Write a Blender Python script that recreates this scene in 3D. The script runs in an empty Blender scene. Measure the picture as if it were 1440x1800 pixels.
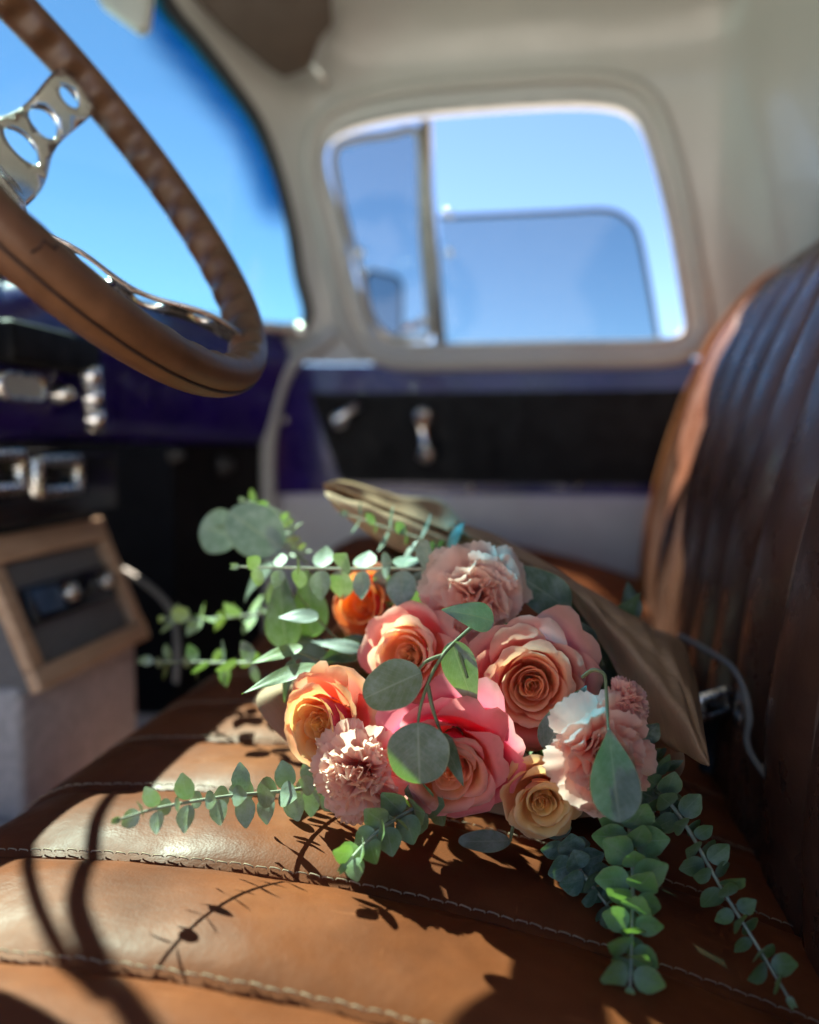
import bpy, bmesh, math, random
import numpy as np
from mathutils import Vector, Matrix, geometry

# ------------------------------------------------------------------ camera, sky, sun, exposure
SC = bpy.context.scene
COL = SC.collection
PI = math.pi
def rad(d): return math.radians(d)
def nv(*a): return np.array(a, float)
def unit(v):
    v = np.asarray(v, float); return v / (np.linalg.norm(v) + 1e-12)

YAW, PITCH = rad(9.0), rad(4.6)
CAM = nv(0, 0, .24)
F0 = nv(-math.sin(YAW), math.cos(YAW), 0)
CR = nv(math.cos(YAW), math.sin(YAW), 0)
CF = F0 * math.cos(PITCH) - nv(0, 0, 1) * math.sin(PITCH)
CU = F0 * math.sin(PITCH) + nv(0, 0, 1) * math.cos(PITCH)

cd = bpy.data.cameras.new("camera")
cam = bpy.data.objects.new("camera", cd); COL.objects.link(cam)
m = Matrix((CR.tolist(), CU.tolist(), (-CF).tolist())).transposed().to_4x4()
m.translation = Vector(CAM.tolist()); cam.matrix_world = m
cd.sensor_fit = 'HORIZONTAL'; cd.sensor_width = 36; cd.lens = 36
cd.clip_start = .02; cd.clip_end = 5000
cd.dof.use_dof = True; cd.dof.focus_distance = .49; cd.dof.aperture_fstop = 3.0
SC.camera = cam

SUN_AZ, SUN_EL = 45.0, 45.5      # degrees from +Y towards -X, and above the horizon
SUN = nv(-math.sin(rad(SUN_AZ)) * math.cos(rad(SUN_EL)), math.cos(rad(SUN_AZ)) * math.cos(rad(SUN_EL)), math.sin(rad(SUN_EL)))
w = bpy.data.worlds.new("World"); SC.world = w; w.use_nodes = True
nt = w.node_tree
sky = nt.nodes.new('ShaderNodeTexSky'); sky.sky_type = 'NISHITA'; sky.sun_disc = False
sky.sun_elevation = rad(SUN_EL); sky.sun_rotation = rad(-SUN_AZ)
sky.altitude = 1800; sky.air_density = .75; sky.dust_density = 0; sky.ozone_density = 3.5
bg = nt.nodes['Background']; bg.inputs['Strength'].default_value = .0505
nt.links.new(sky.outputs[0], bg.inputs['Color'])
sl = bpy.data.lights.new("sun", 'SUN'); sl.energy = 5.0; sl.angle = rad(.5); sl.color = (1, .87, .71)
so = bpy.data.objects.new("sun", sl); COL.objects.link(so)
so.rotation_euler = Vector(SUN.tolist()).to_track_quat('Z', 'Y').to_euler(); so.location = (SUN * 8).tolist()
SC.view_settings.view_transform = 'Standard'; SC.view_settings.look = 'None'
SC.view_settings.exposure = 2.6; SC.view_settings.gamma = 1
SC.cycles.max_bounces = 10; SC.cycles.diffuse_bounces = 6; SC.cycles.transparent_max_bounces = 24
SC.cycles.glossy_bounces = 4; SC.cycles.use_denoising = True; SC.cycles.sample_clamp_indirect = 6
SC.cycles.caustics_reflective = False; SC.cycles.caustics_refractive = False

# ------------------------------------------------------------------ picture-to-place helpers (photo pixels of a 1440 x 1800 frame)
def ray(px, py): return CF + CR * ((px - 720) / 1440.) + CU * ((900 - py) / 1440.)
def W(px, py, d): return CAM + ray(px, py) * d
def Wz(px, py, z):
    r = ray(px, py); return CAM + r * ((z - CAM[2]) / r[2])
def Wx(px, py, x):
    r = ray(px, py); return CAM + r * ((x - CAM[0]) / r[0])
def Wy(px, py, y):
    r = ray(px, py); return CAM + r * ((y - CAM[1]) / r[1])
def proj(P):
    d = np.asarray(P) - CAM; q = d @ CF
    return np.stack([720 + 1440 * (d @ CR) / q, 900 - 1440 * (d @ CU) / q], -1)
def lin(r, g, b):
    f = lambda c: (c / 255. / 12.92) if c / 255. <= .04045 else ((c / 255. + .055) / 1.055) ** 2.4
    return nv(f(r), f(g), f(b))
def sm(x): x = np.clip(x, 0, 1); return x * x * (3 - 2 * x)
def catmull(P, n, closed=False):
    P = np.asarray(P, float); N = len(P); out = []
    segs = N if closed else N - 1
    for i in range(segs):
        if closed: a, b, c, d = P[(i - 1) % N], P[i], P[(i + 1) % N], P[(i + 2) % N]
        else: a, b, c, d = P[max(i - 1, 0)], P[i], P[i + 1], P[min(i + 2, N - 1)]
        for k in range(n):
            t = k / n
            out.append(.5 * ((2 * b) + (c - a) * t + (2 * a - 5 * b + 4 * c - d) * t * t + (3 * b - a - 3 * c + d) * t ** 3))
    if not closed: out.append(P[-1])
    return np.array(out)

# ------------------------------------------------------------------ scene-graph helpers
def tag(o, label=None, cat=None, group=None, kind=None):
    if label: o['label'] = label
    if cat: o['category'] = cat
    if group: o['group'] = group
    if kind: o['kind'] = kind
    return o
def empty(name, loc, label=None, cat=None, group=None):
    o = bpy.data.objects.new(name, None); COL.objects.link(o); o.location = [float(c) for c in loc]; o.empty_display_size = .02
    return tag(o, label, cat, group)
def origin(p):
    o = nv(0, 0, 0)
    while p is not None: o = o + np.array(p.location); p = p.parent
    return o
class MB:
    """collects world-space vertices and faces of one mesh object"""
    def __init__(s): s.v = []; s.f = []; s.c = []; s.b = []; s.uv = []; s.n = 0
    def add(s, V, Fc, col=None, colb=None, uv=None):
        V = np.asarray(V, float).reshape(-1, 3); n0 = s.n
        s.v.append(V); s.f += [tuple(int(i) + n0 for i in f) for f in Fc]; s.n += len(V)
        s.c.append(np.ones((len(V), 3)) if col is None else np.broadcast_to(col, (len(V), 3)))
        s.b.append(s.c[-1] if colb is None else np.broadcast_to(colb, (len(V), 3)))
        s.uv.append(np.zeros((len(V), 2)) if uv is None else np.asarray(uv, float))
        return s
    def grid(s, G, closed_u=False, closed_v=False, **k):
        G = np.asarray(G, float); nu, nvv = G.shape[:2]; Fc = []
        for i in range(nu if closed_u else nu - 1):
            for j in range(nvv if closed_v else nvv - 1):
                a, b = i, (i + 1) % nu; c, d = j, (j + 1) % nvv
                Fc.append((a * nvv + c, b * nvv + c, b * nvv + d, a * nvv + d))
        k2 = {q: (np.asarray(x).reshape(nu * nvv, -1) if q != 'uv' and np.ndim(x) > 1 else (np.asarray(x).reshape(-1, 2) if q == 'uv' else x)) for q, x in k.items()}
        return s.add(G.reshape(-1, 3), Fc, **k2)
    def tube(s, P, r, n=8, closed=False, cap=True, flat=1.0, up=None, **k):
        P = np.asarray(P, float); N = len(P)
        r = np.broadcast_to(r, (N,))
        T = np.gradient(P, axis=0) if not closed else np.roll(P, -1, 0) - np.roll(P, 1, 0)
        T = T / (np.linalg.norm(T, axis=1, keepdims=True) + 1e-12)
        u = nv(0, 0, 1) if up is None else np.asarray(up, float)
        if abs(u @ T[0]) > .95: u = nv(1, 0, 0)
        G = []
        for i in range(N):
            if up is not None: u = np.asarray(up, float) if np.ndim(up) == 1 else up[i]
            u = unit(u - T[i] * (u @ T[i])); b = np.cross(T[i], u)
            a = np.linspace(0, 2 * PI, n, endpoint=False)
            G.append(P[i] + r[i] * (np.cos(a)[:, None] * u * flat + np.sin(a)[:, None] * b))
        s.grid(np.array(G), closed_u=closed, closed_v=True, **k)
        if cap and not closed:
            n0 = s.n - N * n
            s.f.append(tuple(n0 + j for j in range(n))[::-1]); s.f.append(tuple(n0 + (N - 1) * n + j for j in range(n)))
        return s
    def box(s, c, h, rot=None, bev=0):
        bm = bmesh.new(); bmesh.ops.create_cube(bm, size=2)
        for v in bm.verts: v.co = Vector((v.co.x * h[0], v.co.y * h[1], v.co.z * h[2]))
        if bev: bmesh.ops.bevel(bm, geom=list(bm.edges), offset=bev, segments=3, profile=.5, affect='EDGES')
        V = np.array([v.co for v in bm.verts]); bm.verts.index_update()
        Fc = [[v.index for v in f.verts] for f in bm.faces]; bm.free()
        if rot is not None: V = V @ np.asarray(rot)      # rows of rot are the world axes of the box
        return s.add(V + np.asarray(c), Fc)
    def slab(s, poly, n, th, bev=0):
        """flat polygon (world points) with a thickness along n"""
        bm = bmesh.new(); n = unit(n)
        vs = [bm.verts.new(p.tolist()) for p in np.asarray(poly)]; f = bm.faces.new(vs)
        ex = bmesh.ops.extrude_face_region(bm, geom=[f])
        bmesh.ops.translate(bm, verts=[g for g in ex['geom'] if isinstance(g, bmesh.types.BMVert)], vec=Vector((n * th).tolist()))
        bmesh.ops.recalc_face_normals(bm, faces=bm.faces)
        if bev: bmesh.ops.bevel(bm, geom=list(bm.edges), offset=bev, segments=3, profile=.5, affect='EDGES')
        V = np.array([v.co for v in bm.verts]); bm.verts.index_update()
        Fc = [[v.index for v in f.verts] for f in bm.faces]; bm.free()
        return s.add(V, Fc)
    def lathe(s, c, ax, prof, n=20, **k):
        ax = unit(ax); e = unit(np.cross(ax, nv(0, 0, 1) if abs(ax[2]) < .9 else nv(1, 0, 0))); g = np.cross(ax, e)
        a = np.linspace(0, 2 * PI, n, endpoint=False)
        G = [[np.asarray(c) + ax * z + r * (math.cos(t) * e + math.sin(t) * g) for t in a] for r, z in prof]
        return s.grid(np.array(G), closed_v=True, **k)
    def build(s, name, mat, parent=None, smooth=True, sub=0, solid=0, sharp=None):
        V = np.concatenate(s.v); me = bpy.data.meshes.new(name)
        if parent is None:
            o0 = V.mean(0); o0[2] = V[:, 2].min()
        else: o0 = origin(parent)
        me.from_pydata((V - o0).tolist(), [], s.f)
        ca = me.attributes.new('Col', 'FLOAT_COLOR', 'POINT')
        ca.data.foreach_set('color', np.concatenate([np.concatenate(s.c), np.ones((s.n, 1))], 1).astype(np.float32).ravel())
        cb = me.attributes.new('ColB', 'FLOAT_COLOR', 'POINT')
        cb.data.foreach_set('color', np.concatenate([np.concatenate(s.b), np.ones((s.n, 1))], 1).astype(np.float32).ravel())
        uvl = me.uv_layers.new(name='UVMap'); UV = np.concatenate(s.uv)
        li = np.empty(len(me.loops), dtype=np.int32); me.loops.foreach_get('vertex_index', li)
        uvl.data.foreach_set('uv', UV[li].astype(np.float32).ravel())
        me.polygons.foreach_set('use_smooth', [smooth] * len(me.polygons))
        if smooth and sharp: me.set_sharp_from_angle(angle=rad(sharp))
        me.materials.append(mat); me.update()
        o = bpy.data.objects.new(name, me); COL.objects.link(o)
        if parent is not None: o.parent = parent
        else: o.location = o0.tolist()
        if solid:
            md = o.modifiers.new('solid', 'SOLIDIFY'); md.thickness = solid; md.offset = 0
        if sub:
            md = o.modifiers.new('sub', 'SUBSURF'); md.levels = sub; md.render_levels = sub
        return o

def inside(p, poly):
    x, y = p; c = False; n = len(poly)
    for i in range(n):
        x1, y1 = poly[i]; x2, y2 = poly[(i + 1) % n]
        if (y1 > y) != (y2 > y) and x < (x2 - x1) * (y - y1) / (y2 - y1) + x1: c = not c
    return c
def panel(outer, holes, mp, step, th=0, thdir=None):
    """sheet with holes, meshed in 2-D and carried into space by mp(a, b)"""
    loops = [np.asarray(outer)] + [np.asarray(h) for h in holes]
    pts = []; edges = []
    for L in loops:
        n0 = len(pts); pts += [tuple(p) for p in L]; edges += [(n0 + i, n0 + (i + 1) % len(L)) for i in range(len(L))]
    lo, hi = loops[0].min(0), loops[0].max(0); allb = np.array(pts)
    for a in np.arange(lo[0] + step / 2, hi[0], step):
        for b in np.arange(lo[1] + step / 2, hi[1], step):
            if inside((a, b), loops[0]) and not any(inside((a, b), h) for h in loops[1:]) and np.min(np.hypot(allb[:, 0] - a, allb[:, 1] - b)) > step * .45:
                pts.append((a, b))
    r = geometry.delaunay_2d_cdt([Vector(p) for p in pts], edges, [], 0, 1e-6)
    V2 = [tuple(v) for v in r[0]]; Fc = []
    for f in r[2]:
        c = np.mean([V2[i] for i in f], axis=0)
        if inside(c, loops[0]) and not any(inside(c, h) for h in loops[1:]): Fc.append(tuple(f))
    return np.array([mp(*p) for p in V2]), Fc, np.array(V2)
def rrect(x0, y0, x1, y1, r, n=6):
    P = []
    for cx, cy, a0 in ((x1 - r, y1 - r, 0), (x0 + r, y1 - r, 90), (x0 + r, y0 + r, 180), (x1 - r, y0 + r, 270)):
        for k in range(n + 1):
            a = rad(a0 + 90 * k / n); P.append((cx + r * math.cos(a), cy + r * math.sin(a)))
    return np.array(P)

# ------------------------------------------------------------------ materials
def mat(name):
    M = bpy.data.materials.new(name); M.use_nodes = True
    return M, M.node_tree, M.node_tree.nodes['Principled BSDF']
def N(t, typ, **k):
    n = t.nodes.new(typ)
    for a, b in k.items(): setattr(n, a, b)
    return n
def noise(t, scale, detail=4, vec=None, rough=.55):
    n = N(t, 'ShaderNodeTexNoise'); n.inputs['Scale'].default_value = scale; n.inputs['Detail'].default_value = detail; n.inputs['Roughness'].default_value = rough
    if vec is not None: t.links.new(vec, n.inputs['Vector'])
    return n.outputs['Fac']
def ramp(t, fac, stops):
    n = N(t, 'ShaderNodeValToRGB'); t.links.new(fac, n.inputs[0]); e = n.color_ramp.elements
    while len(e) < len(stops): e.new(.5)
    for i, (p, c) in enumerate(stops): e[i].position = p; e[i].color = (*c, 1) if len(c) == 3 else c
    return n.outputs[0]
def mrange(t, fac, a, b, c, d):
    n = N(t, 'ShaderNodeMapRange'); t.links.new(fac, n.inputs[0])
    for i, x in enumerate((a, b, c, d)): n.inputs[i + 1].default_value = x
    return n.outputs[0]
def mixc(t, fac, a, b, mode='MIX'):
    n = N(t, 'ShaderNodeMix', data_type='RGBA', blend_type=mode)
    for s, x in ((n.inputs[0], fac), (n.inputs[6], a), (n.inputs[7], b)):
        if hasattr(x, 'is_linked'): t.links.new(x, s)
        else: s.default_value = x if np.isscalar(x) else (*x, 1)
    return n.outputs[2]
def mth(t, op, a, b=0., c=0.):
    n = N(t, 'ShaderNodeMath', operation=op)
    for s, x in ((n.inputs[0], a), (n.inputs[1], b), (n.inputs[2], c)):
        if hasattr(x, 'is_linked'): t.links.new(x, s)
        else: s.default_value = x
    return n.outputs[0]
def bump(t, h, strength, dist, prev=None):
    n = N(t, 'ShaderNodeBump'); t.links.new(h, n.inputs['Height']); n.inputs['Strength'].default_value = strength; n.inputs['Distance'].default_value = dist
    if prev is not None: t.links.new(prev, n.inputs['Normal'])
    return n.outputs[0]
def objco(t, sc=(1, 1, 1)):
    c = N(t, 'ShaderNodeTexCoord').outputs['Object']; mp = N(t, 'ShaderNodeMapping'); mp.inputs['Scale'].default_value = sc
    t.links.new(c, mp.inputs['Vector']); return mp.outputs[0]

def leather(name, dark, mid, light, rough=.36):
    M, t, b = mat(name); co = objco(t)
    big = noise(t, 9, 6, co); fine = noise(t, 70, 5, co)
    c = ramp(t, big, [(.3, dark), (.52, mid), (.75, light)])
    c = mixc(t, mrange(t, fine, .35, .75, 0, .35), c, dark)
    # long scuffs and scratches
    sc1 = noise(t, 1, 3, objco(t, (14, 160, 60))); sc2 = noise(t, 1, 3, objco(t, (150, 22, 60)))
    s = mth(t, 'MAXIMUM', mrange(t, sc1, .70, .76, 0, 1), mrange(t, sc2, .71, .77, 0, 1))
    c = mixc(t, mth(t, 'MULTIPLY', s, .28), c, light * 1.5)
    t.links.new(c, b.inputs['Base Color'])
    r = mrange(t, noise(t, 26, 6, co), .3, .7, rough - .1, rough + .12)
    t.links.new(mth(t, 'ADD', r, mth(t, 'MULTIPLY', s, .12)), b.inputs['Roughness'])
    vo = N(t, 'ShaderNodeTexVoronoi'); vo.inputs['Scale'].default_value = 620; t.links.new(co, vo.inputs['Vector'])
    n1 = bump(t, vo.outputs['Distance'], .10, .0006)
    n2 = bump(t, noise(t, 38, 5, co), .35, .0025, n1)
    n3 = bump(t, s, -.12, .0006, n2)
    t.links.new(n3, b.inputs['Normal']); b.inputs['Specular IOR Level'].default_value = .30 if name.startswith('back') else .07
    return M
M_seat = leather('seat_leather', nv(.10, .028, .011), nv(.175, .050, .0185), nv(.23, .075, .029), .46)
M_back_shaded = leather('backrest_shaded_leather', nv(.055, .024, .015), nv(.095, .040, .024), nv(.13, .058, .034), .30)  # leather darkened so its colour carries the shade over the backrest
M_side_sunlit = leather('seat_side_sunlit_leather', nv(.24, .080, .028), nv(.36, .13, .046), nv(.44, .18, .07), .5)  # same leather turned orange so its colour carries sun on the far end

def simple(name, col, rough, metal=0, coat=0, var=.12, scale=12, bmp=0, bscale=200, spec=.5):
    M, t, b = mat(name); co = objco(t); col = np.asarray(col, float)
    n = noise(t, scale, 5, co)
    t.links.new(ramp(t, n, [(.3, np.clip(col * (1 - var), 0, 1)), (.7, np.clip(col * (1 + var), 0, 1))]), b.inputs['Base Color'])
    t.links.new(mrange(t, noise(t, scale * 3, 4, co), .3, .7, max(rough * .8, .02), min(rough * 1.2, 1)), b.inputs['Roughness'])
    b.inputs['Metallic'].default_value = metal; b.inputs['Coat Weight'].default_value = coat; b.inputs['Coat Roughness'].default_value = .08
    b.inputs['Specular IOR Level'].default_value = spec
    if bmp: t.links.new(bump(t, noise(t, bscale, 4, co), bmp, .002), b.inputs['Normal'])
    return M
M_cab = simple('cab_paint', (.37, .358, .33), .36, coat=.25, var=.05, scale=5, bmp=.06, bscale=14)
M_purple = simple('purple_paint', (.016, .006, .105), .3, coat=.3, var=.2, spec=.3)
M_black = simple('black_vinyl', (.006, .006, .007), .6, var=.3, bmp=.2, bscale=400, spec=.15)
M_rubber = simple('black_rubber', (.018, .018, .02), .6)
M_weather = simple('grey_weatherstrip', (.38, .38, .37), .6)
M_chrome = simple('chrome', (.78, .79, .80), .12, metal=1, var=.06, scale=40)
M_spoke = simple('polished_spoke_metal', (.80, .78, .74), .24, metal=1, var=.03, scale=20)
M_brushed = simple('brushed_metal', (.66, .65, .62), .26, metal=1, var=.1, scale=60, bmp=.05, bscale=300)
M_grey = simple('grey_carpet', (.42, .41, .41), .95, var=.2, scale=90, bmp=.6, bscale=700)
M_sill = simple('grey_lower_paint', (.55, .56, .57), .4, var=.08)
M_visor = simple('brown_visor_vinyl', (.055, .034, .022), .6, bmp=.2, bscale=300)
M_ground = simple('bounce_ground', (.62, .61, .58), .95, var=.25, scale=2)  # unseen ground, made this pale to bounce sunlight into the cab
M_cloth = simple('grey_speaker_cloth', (.15, .145, .145), .9, var=.15, scale=120, bmp=.5, bscale=900)
M_gloss = simple('black_plastic', (.012, .013, .016), .18, var=.2)
M_screen = simple('blue_display', (.05, .09, .16), .15)
M_thread = simple('seam_thread', (.34, .24, .155), .8, var=.3, scale=300)
M_groove = simple('dark_seam_leather', (.03, .012, .007), .6)
M_wmetal = simple('dull_window_metal', (.30, .28, .25), .42, metal=.7, var=.1)
M_edge = simple('dark_glass_edge', (.05, .055, .06), .5)
M_cord = simple('grey_cord', (.16, .145, .13), .6)
M_mirrorback = simple('grey_mirror_shell', (.36, .36, .33), .4)

def wood(name, dark, light, sc, rough, axis=(1, 1, 1)):
    M, t, b = mat(name); co = objco(t, axis)
    n = noise(t, sc, 6, co, .65); n2 = noise(t, sc * 5, 4, co)
    c = ramp(t, n, [(.32, dark), (.68, light)])
    c = mixc(t, mrange(t, n2, .5, .8, 0, .5), c, np.asarray(dark) * .7)
    t.links.new(c, b.inputs['Base Color']); t.links.new(mrange(t, n, .3, .7, rough - .08, rough + .12), b.inputs['Roughness'])
    t.links.new(bump(t, n2, .15, .001), b.inputs['Normal'])
    return M
M_rim = wood('brown_wheel_rim', (.070, .029, .012), (.145, .064, .027), 16, .44)
M_wood = wood('pale_wood', (.46, .28, .16), (.62, .42, .27), 14, .55, (6, 1, 6))

def glass(name, tint, band=None):
    M = bpy.data.materials.new(name); M.use_nodes = True; t = M.node_tree
    for n in list(t.nodes): t.nodes.remove(n)
    out = N(t, 'ShaderNodeOutputMaterial'); tr = N(t, 'ShaderNodeBsdfTransparent'); gl = N(t, 'ShaderNodeBsdfGlossy')
    gl.inputs['Roughness'].default_value = .02
    mx = N(t, 'ShaderNodeMixShader'); fr = N(t, 'ShaderNodeLayerWeight')
    t.links.new(mth(t, 'MULTIPLY_ADD', mth(t, 'POWER', fr.outputs['Facing'], 4.0), .35, .018), mx.inputs[0]); t.links.new(tr.outputs[0], mx.inputs[1]); t.links.new(gl.outputs[0], mx.inputs[2]); t.links.new(mx.outputs[0], out.inputs[0])
    if band is None: tr.inputs[0].default_value = (*tint, 1)
    else:
        at = N(t, 'ShaderNodeAttribute', attribute_name='Col')
        t.links.new(mixc(t, at.outputs['Fac'], tint, band), tr.inputs[0])
    return M
M_wind = glass('windshield_glass', (.42, .65, .65), (.008, .13, .24))
M_glass = glass('tinted_glass', (.33, .41, .43))

def petal_mat(name, trans, rough=.55, streak=.16, speck=.07):
    M = bpy.data.materials.new(name); M.use_nodes = True; t = M.node_tree; b = t.nodes['Principled BSDF']; out = t.nodes['Material Output']
    A = N(t, 'ShaderNodeAttribute', attribute_name='Col').outputs['Color']; B = N(t, 'ShaderNodeAttribute', attribute_name='ColB').outputs['Color']
    g = N(t, 'ShaderNodeNewGeometry').outputs['Backfacing']
    uv = N(t, 'ShaderNodeTexCoord').outputs['UV']; mp = N(t, 'ShaderNodeMapping'); mp.inputs['Scale'].default_value = (26, 2.2, 1); t.links.new(uv, mp.inputs['Vector'])
    st = noise(t, 1, 5, mp.outputs[0], .6)
    c = mixc(t, g, A, B)
    c = mixc(t, mrange(t, st, .35, .75, streak, -streak), c, (1, .80, .72), 'MULTIPLY')
    sp = mrange(t, noise(t, 260, 3, objco(t)),   .62, .72, 0, speck)
    c = mixc(t, sp, c, (.35, .12, .08))
    sx = N(t, 'ShaderNodeSeparateXYZ'); t.links.new(uv, sx.inputs[0])
    br = mth(t, 'MULTIPLY', mrange(t, sx.outputs[1], .90, .99, 0, .55), mrange(t, noise(t, 55, 3, objco(t)), .52, .66, 0, 1))
    c = mixc(t, br, c, (.42, .22, .10))
    t.links.new(c, b.inputs['Base Color']); b.inputs['Roughness'].default_value = rough; b.inputs['Specular IOR Level'].default_value = .3
    b.inputs['Sheen Weight'].default_value = .15
    nb = bump(t, st, .25, .0012); t.links.new(nb, b.inputs['Normal'])
    tl = N(t, 'ShaderNodeBsdfTranslucent'); t.links.new(c, tl.inputs['Color'])
    mx = N(t, 'ShaderNodeMixShader'); mx.inputs[0].default_value = trans
    t.links.new(b.outputs[0], mx.inputs[1]); t.links.new(tl.outputs[0], mx.inputs[2]); t.links.new(mx.outputs[0], out.inputs[0])
    return M
M_rose = petal_mat('rose_petal', .50, .55, .07)
M_carn = petal_mat('carnation_petal', .60, .7, .03, .03)

def leaf_mat(name, trans, tcol, bloom=.35, rough=.5, bloomcol=(.42, .50, .45)):
    """leaf with pale midrib and side veins (from the UV), waxy grey bloom patches and green light through it"""
    M = bpy.data.materials.new(name); M.use_nodes = True; t = M.node_tree; b = t.nodes['Principled BSDF']; out = t.nodes['Material Output']
    A = N(t, 'ShaderNodeAttribute', attribute_name='Col').outputs['Color']
    uv = N(t, 'ShaderNodeSeparateXYZ'); t.links.new(N(t, 'ShaderNodeTexCoord').outputs['UV'], uv.inputs[0])
    au = mth(t, 'ABSOLUTE', uv.outputs[0])
    mid = mrange(t, au, .015, .06, 1, 0)
    w_ = N(t, 'ShaderNodeTexWave', wave_type='BANDS', bands_direction='X'); w_.inputs['Scale'].default_value = 1.1; w_.inputs['Distortion'].default_value = 1.2
    cb = N(t, 'ShaderNodeCombineXYZ'); t.links.new(mth(t, 'SUBTRACT', mth(t, 'MULTIPLY', uv.outputs[1], 2.3), mth(t, 'MULTIPLY', au, .9)), cb.inputs[0])
    t.links.new(cb.outputs[0], w_.inputs['Vector'])
    vein = mrange(t, w_.outputs['Fac'], .93, 1, 0, .35)
    v = mth(t, 'MAXIMUM', mid, vein)
    co = objco(t); bl = mrange(t, noise(t, 95, 6, co, .7), .42, .68, 0, bloom)
    c = mixc(t, bl, A, bloomcol)
    c = mixc(t, mrange(t, noise(t, 500, 2, co), .55, .7, 0, .25), c, (.03, .05, .03))
    c = mixc(t, mth(t, 'MULTIPLY', v, .55), c, (.36, .42, .26))
    c = mixc(t, mth(t, 'MULTIPLY', mrange(t, au, .93, 1, 0, 1), .5), c, (.30, .33, .14))
    t.links.new(c, b.inputs['Base Color']); b.inputs['Roughness'].default_value = rough
    nb = bump(t, v, -.25, .0008, bump(t, noise(t, 150, 4, co), .2, .001)); t.links.new(nb, b.inputs['Normal'])
    tl = N(t, 'ShaderNodeBsdfTranslucent'); t.links.new(mixc(t, mth(t, 'MULTIPLY', v, .4), tcol, nv(*tcol) * .5), tl.inputs['Color'])
    mx = N(t, 'ShaderNodeMixShader'); mx.inputs[0].default_value = trans
    t.links.new(b.outputs[0], mx.inputs[1]); t.links.new(tl.outputs[0], mx.inputs[2]); t.links.new(mx.outputs[0], out.inputs[0])
    return M
M_fresh = leaf_mat('fresh_green_leaf', .20, (.30, .50, .06), .28)
M_leaf = leaf_mat('eucalyptus_leaf', .22, (.30, .50, .05), .35)
M_silver = leaf_mat('silver_leaf', .07, (.25, .38, .12), .45)
M_small = leaf_mat('baby_eucalyptus_leaf', .16, (.28, .46, .07), .75)
M_stem = simple('green_stem', (.17, .20, .09), .6, var=.25, scale=60)
M_palestem = simple('pale_stem', (.34, .36, .26), .7, var=.2, scale=80)

def kraft():
    M, t, b = mat('kraft_paper'); out = t.nodes['Material Output']; co = objco(t)
    f = noise(t, 1, 5, objco(t, (60, 400, 60))); n = noise(t, 18, 6, co)
    c = ramp(t, n, [(.3, (.34, .195, .105)), (.7, (.46, .285, .16))])
    c = mixc(t, mrange(t, f, .45, .75, 0, .35), c, (.20, .12, .065))
    t.links.new(c, b.inputs['Base Color']); b.inputs['Roughness'].default_value = .75
    wv = noise(t, 7, 3, co); cr = mrange(t, mth(t, 'ABSOLUTE', mth(t, 'SUBTRACT', noise(t, 11, 2, co), .5)), 0, .03, 1, 0)
    t.links.new(bump(t, cr, -.3, .003, bump(t, wv, .5, .012, bump(t, n, .35, .004, bump(t, f, .12, .0006)))), b.inputs['Normal'])
    tl = N(t, 'ShaderNodeBsdfTranslucent'); tl.inputs['Color'].default_value = (.42, .22, .09, 1)
    mx = N(t, 'ShaderNodeMixShader'); mx.inputs[0].default_value = .18
    t.links.new(b.outputs[0], mx.inputs[1]); t.links.new(tl.outputs[0], mx.inputs[2]); t.links.new(mx.outputs[0], out.inputs[0])
    return M
M_kraft = kraft()

# ------------------------------------------------------------------ ground outside
g = MB(); g.grid(np.array([[(x, y, -1.0) for y in (-400, -20, 0, 20, 400)] for x in (-400, -20, 0, 20, 400)])).build('ground', M_ground)
tag(bpy.data.objects['ground'], 'unseen concrete ground outside the truck, made pale to bounce light in', None, None, 'structure')

# ------------------------------------------------------------------ cab shell: a plan curve carried up with a lean and rolled into the roof
PLAN = catmull([(.47, -.12), (.47, .3), (.47, .7), (.47, 1.08), (.455, 1.27), (.41, 1.41), (.33, 1.50), (.20, 1.53), (0, 1.53), (-.20, 1.53), (-.36, 1.525),
                (-.46, 1.49), (-.54, 1.40), (-.60, 1.26), (-.65, 1.08), (-.69, .85), (-.71, .55), (-.70, .25), (-.66, -.02), (-.63, -.12)], 14)
_seg = np.linalg.norm(np.diff(PLAN, axis=0), axis=1); PS = np.concatenate([[0], np.cumsum(_seg)]); SMAX = PS[-1]
_t = np.gradient(PLAN, axis=0); _n = np.stack([-_t[:, 1], _t[:, 0]], 1); _n /= np.linalg.norm(_n, axis=1, keepdims=True)
_k = 21; _np_ = np.pad(_n, ((_k // 2, _k // 2), (0, 0)), mode='edge'); PN = np.stack([_np_[i:i + len(_n)] for i in range(_k)]).mean(0)
if PN[len(PN) // 2] @ (nv(0, .6) - PLAN[len(PN) // 2]) < 0: PN = -PN
VF = .87; FR = .14; VMAX = VF + FR * PI / 2
def shell(s, v, off=0.0):
    x = np.interp(s, PS, PLAN[:, 0]); y = np.interp(s, PS, PLAN[:, 1])
    nx = np.interp(s, PS, PN[:, 0]); ny = np.interp(s, PS, PN[:, 1])
    if v <= .45: d, z = 0., v
    elif v <= VF: d, z = .19 * (v - .45), v
    else:
        a = (v - VF) / FR; d = .0798 + FR * (1 - math.cos(a)); z = VF + FR * math.sin(a)
    d += off
    return nv(x + nx * d, y + ny * d, z)
_SS, _VV = np.meshgrid(np.linspace(0, SMAX, 420), np.linspace(-.3, VMAX, 240), indexing='ij')
_SP = np.array([[shell(s, v) for v in np.linspace(-.3, VMAX, 240)] for s in np.linspace(0, SMAX, 420)])
_PX = proj(_SP); _DD = (_SP - CAM) @ CF; _PX[_DD < .1] = 1e6
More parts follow.
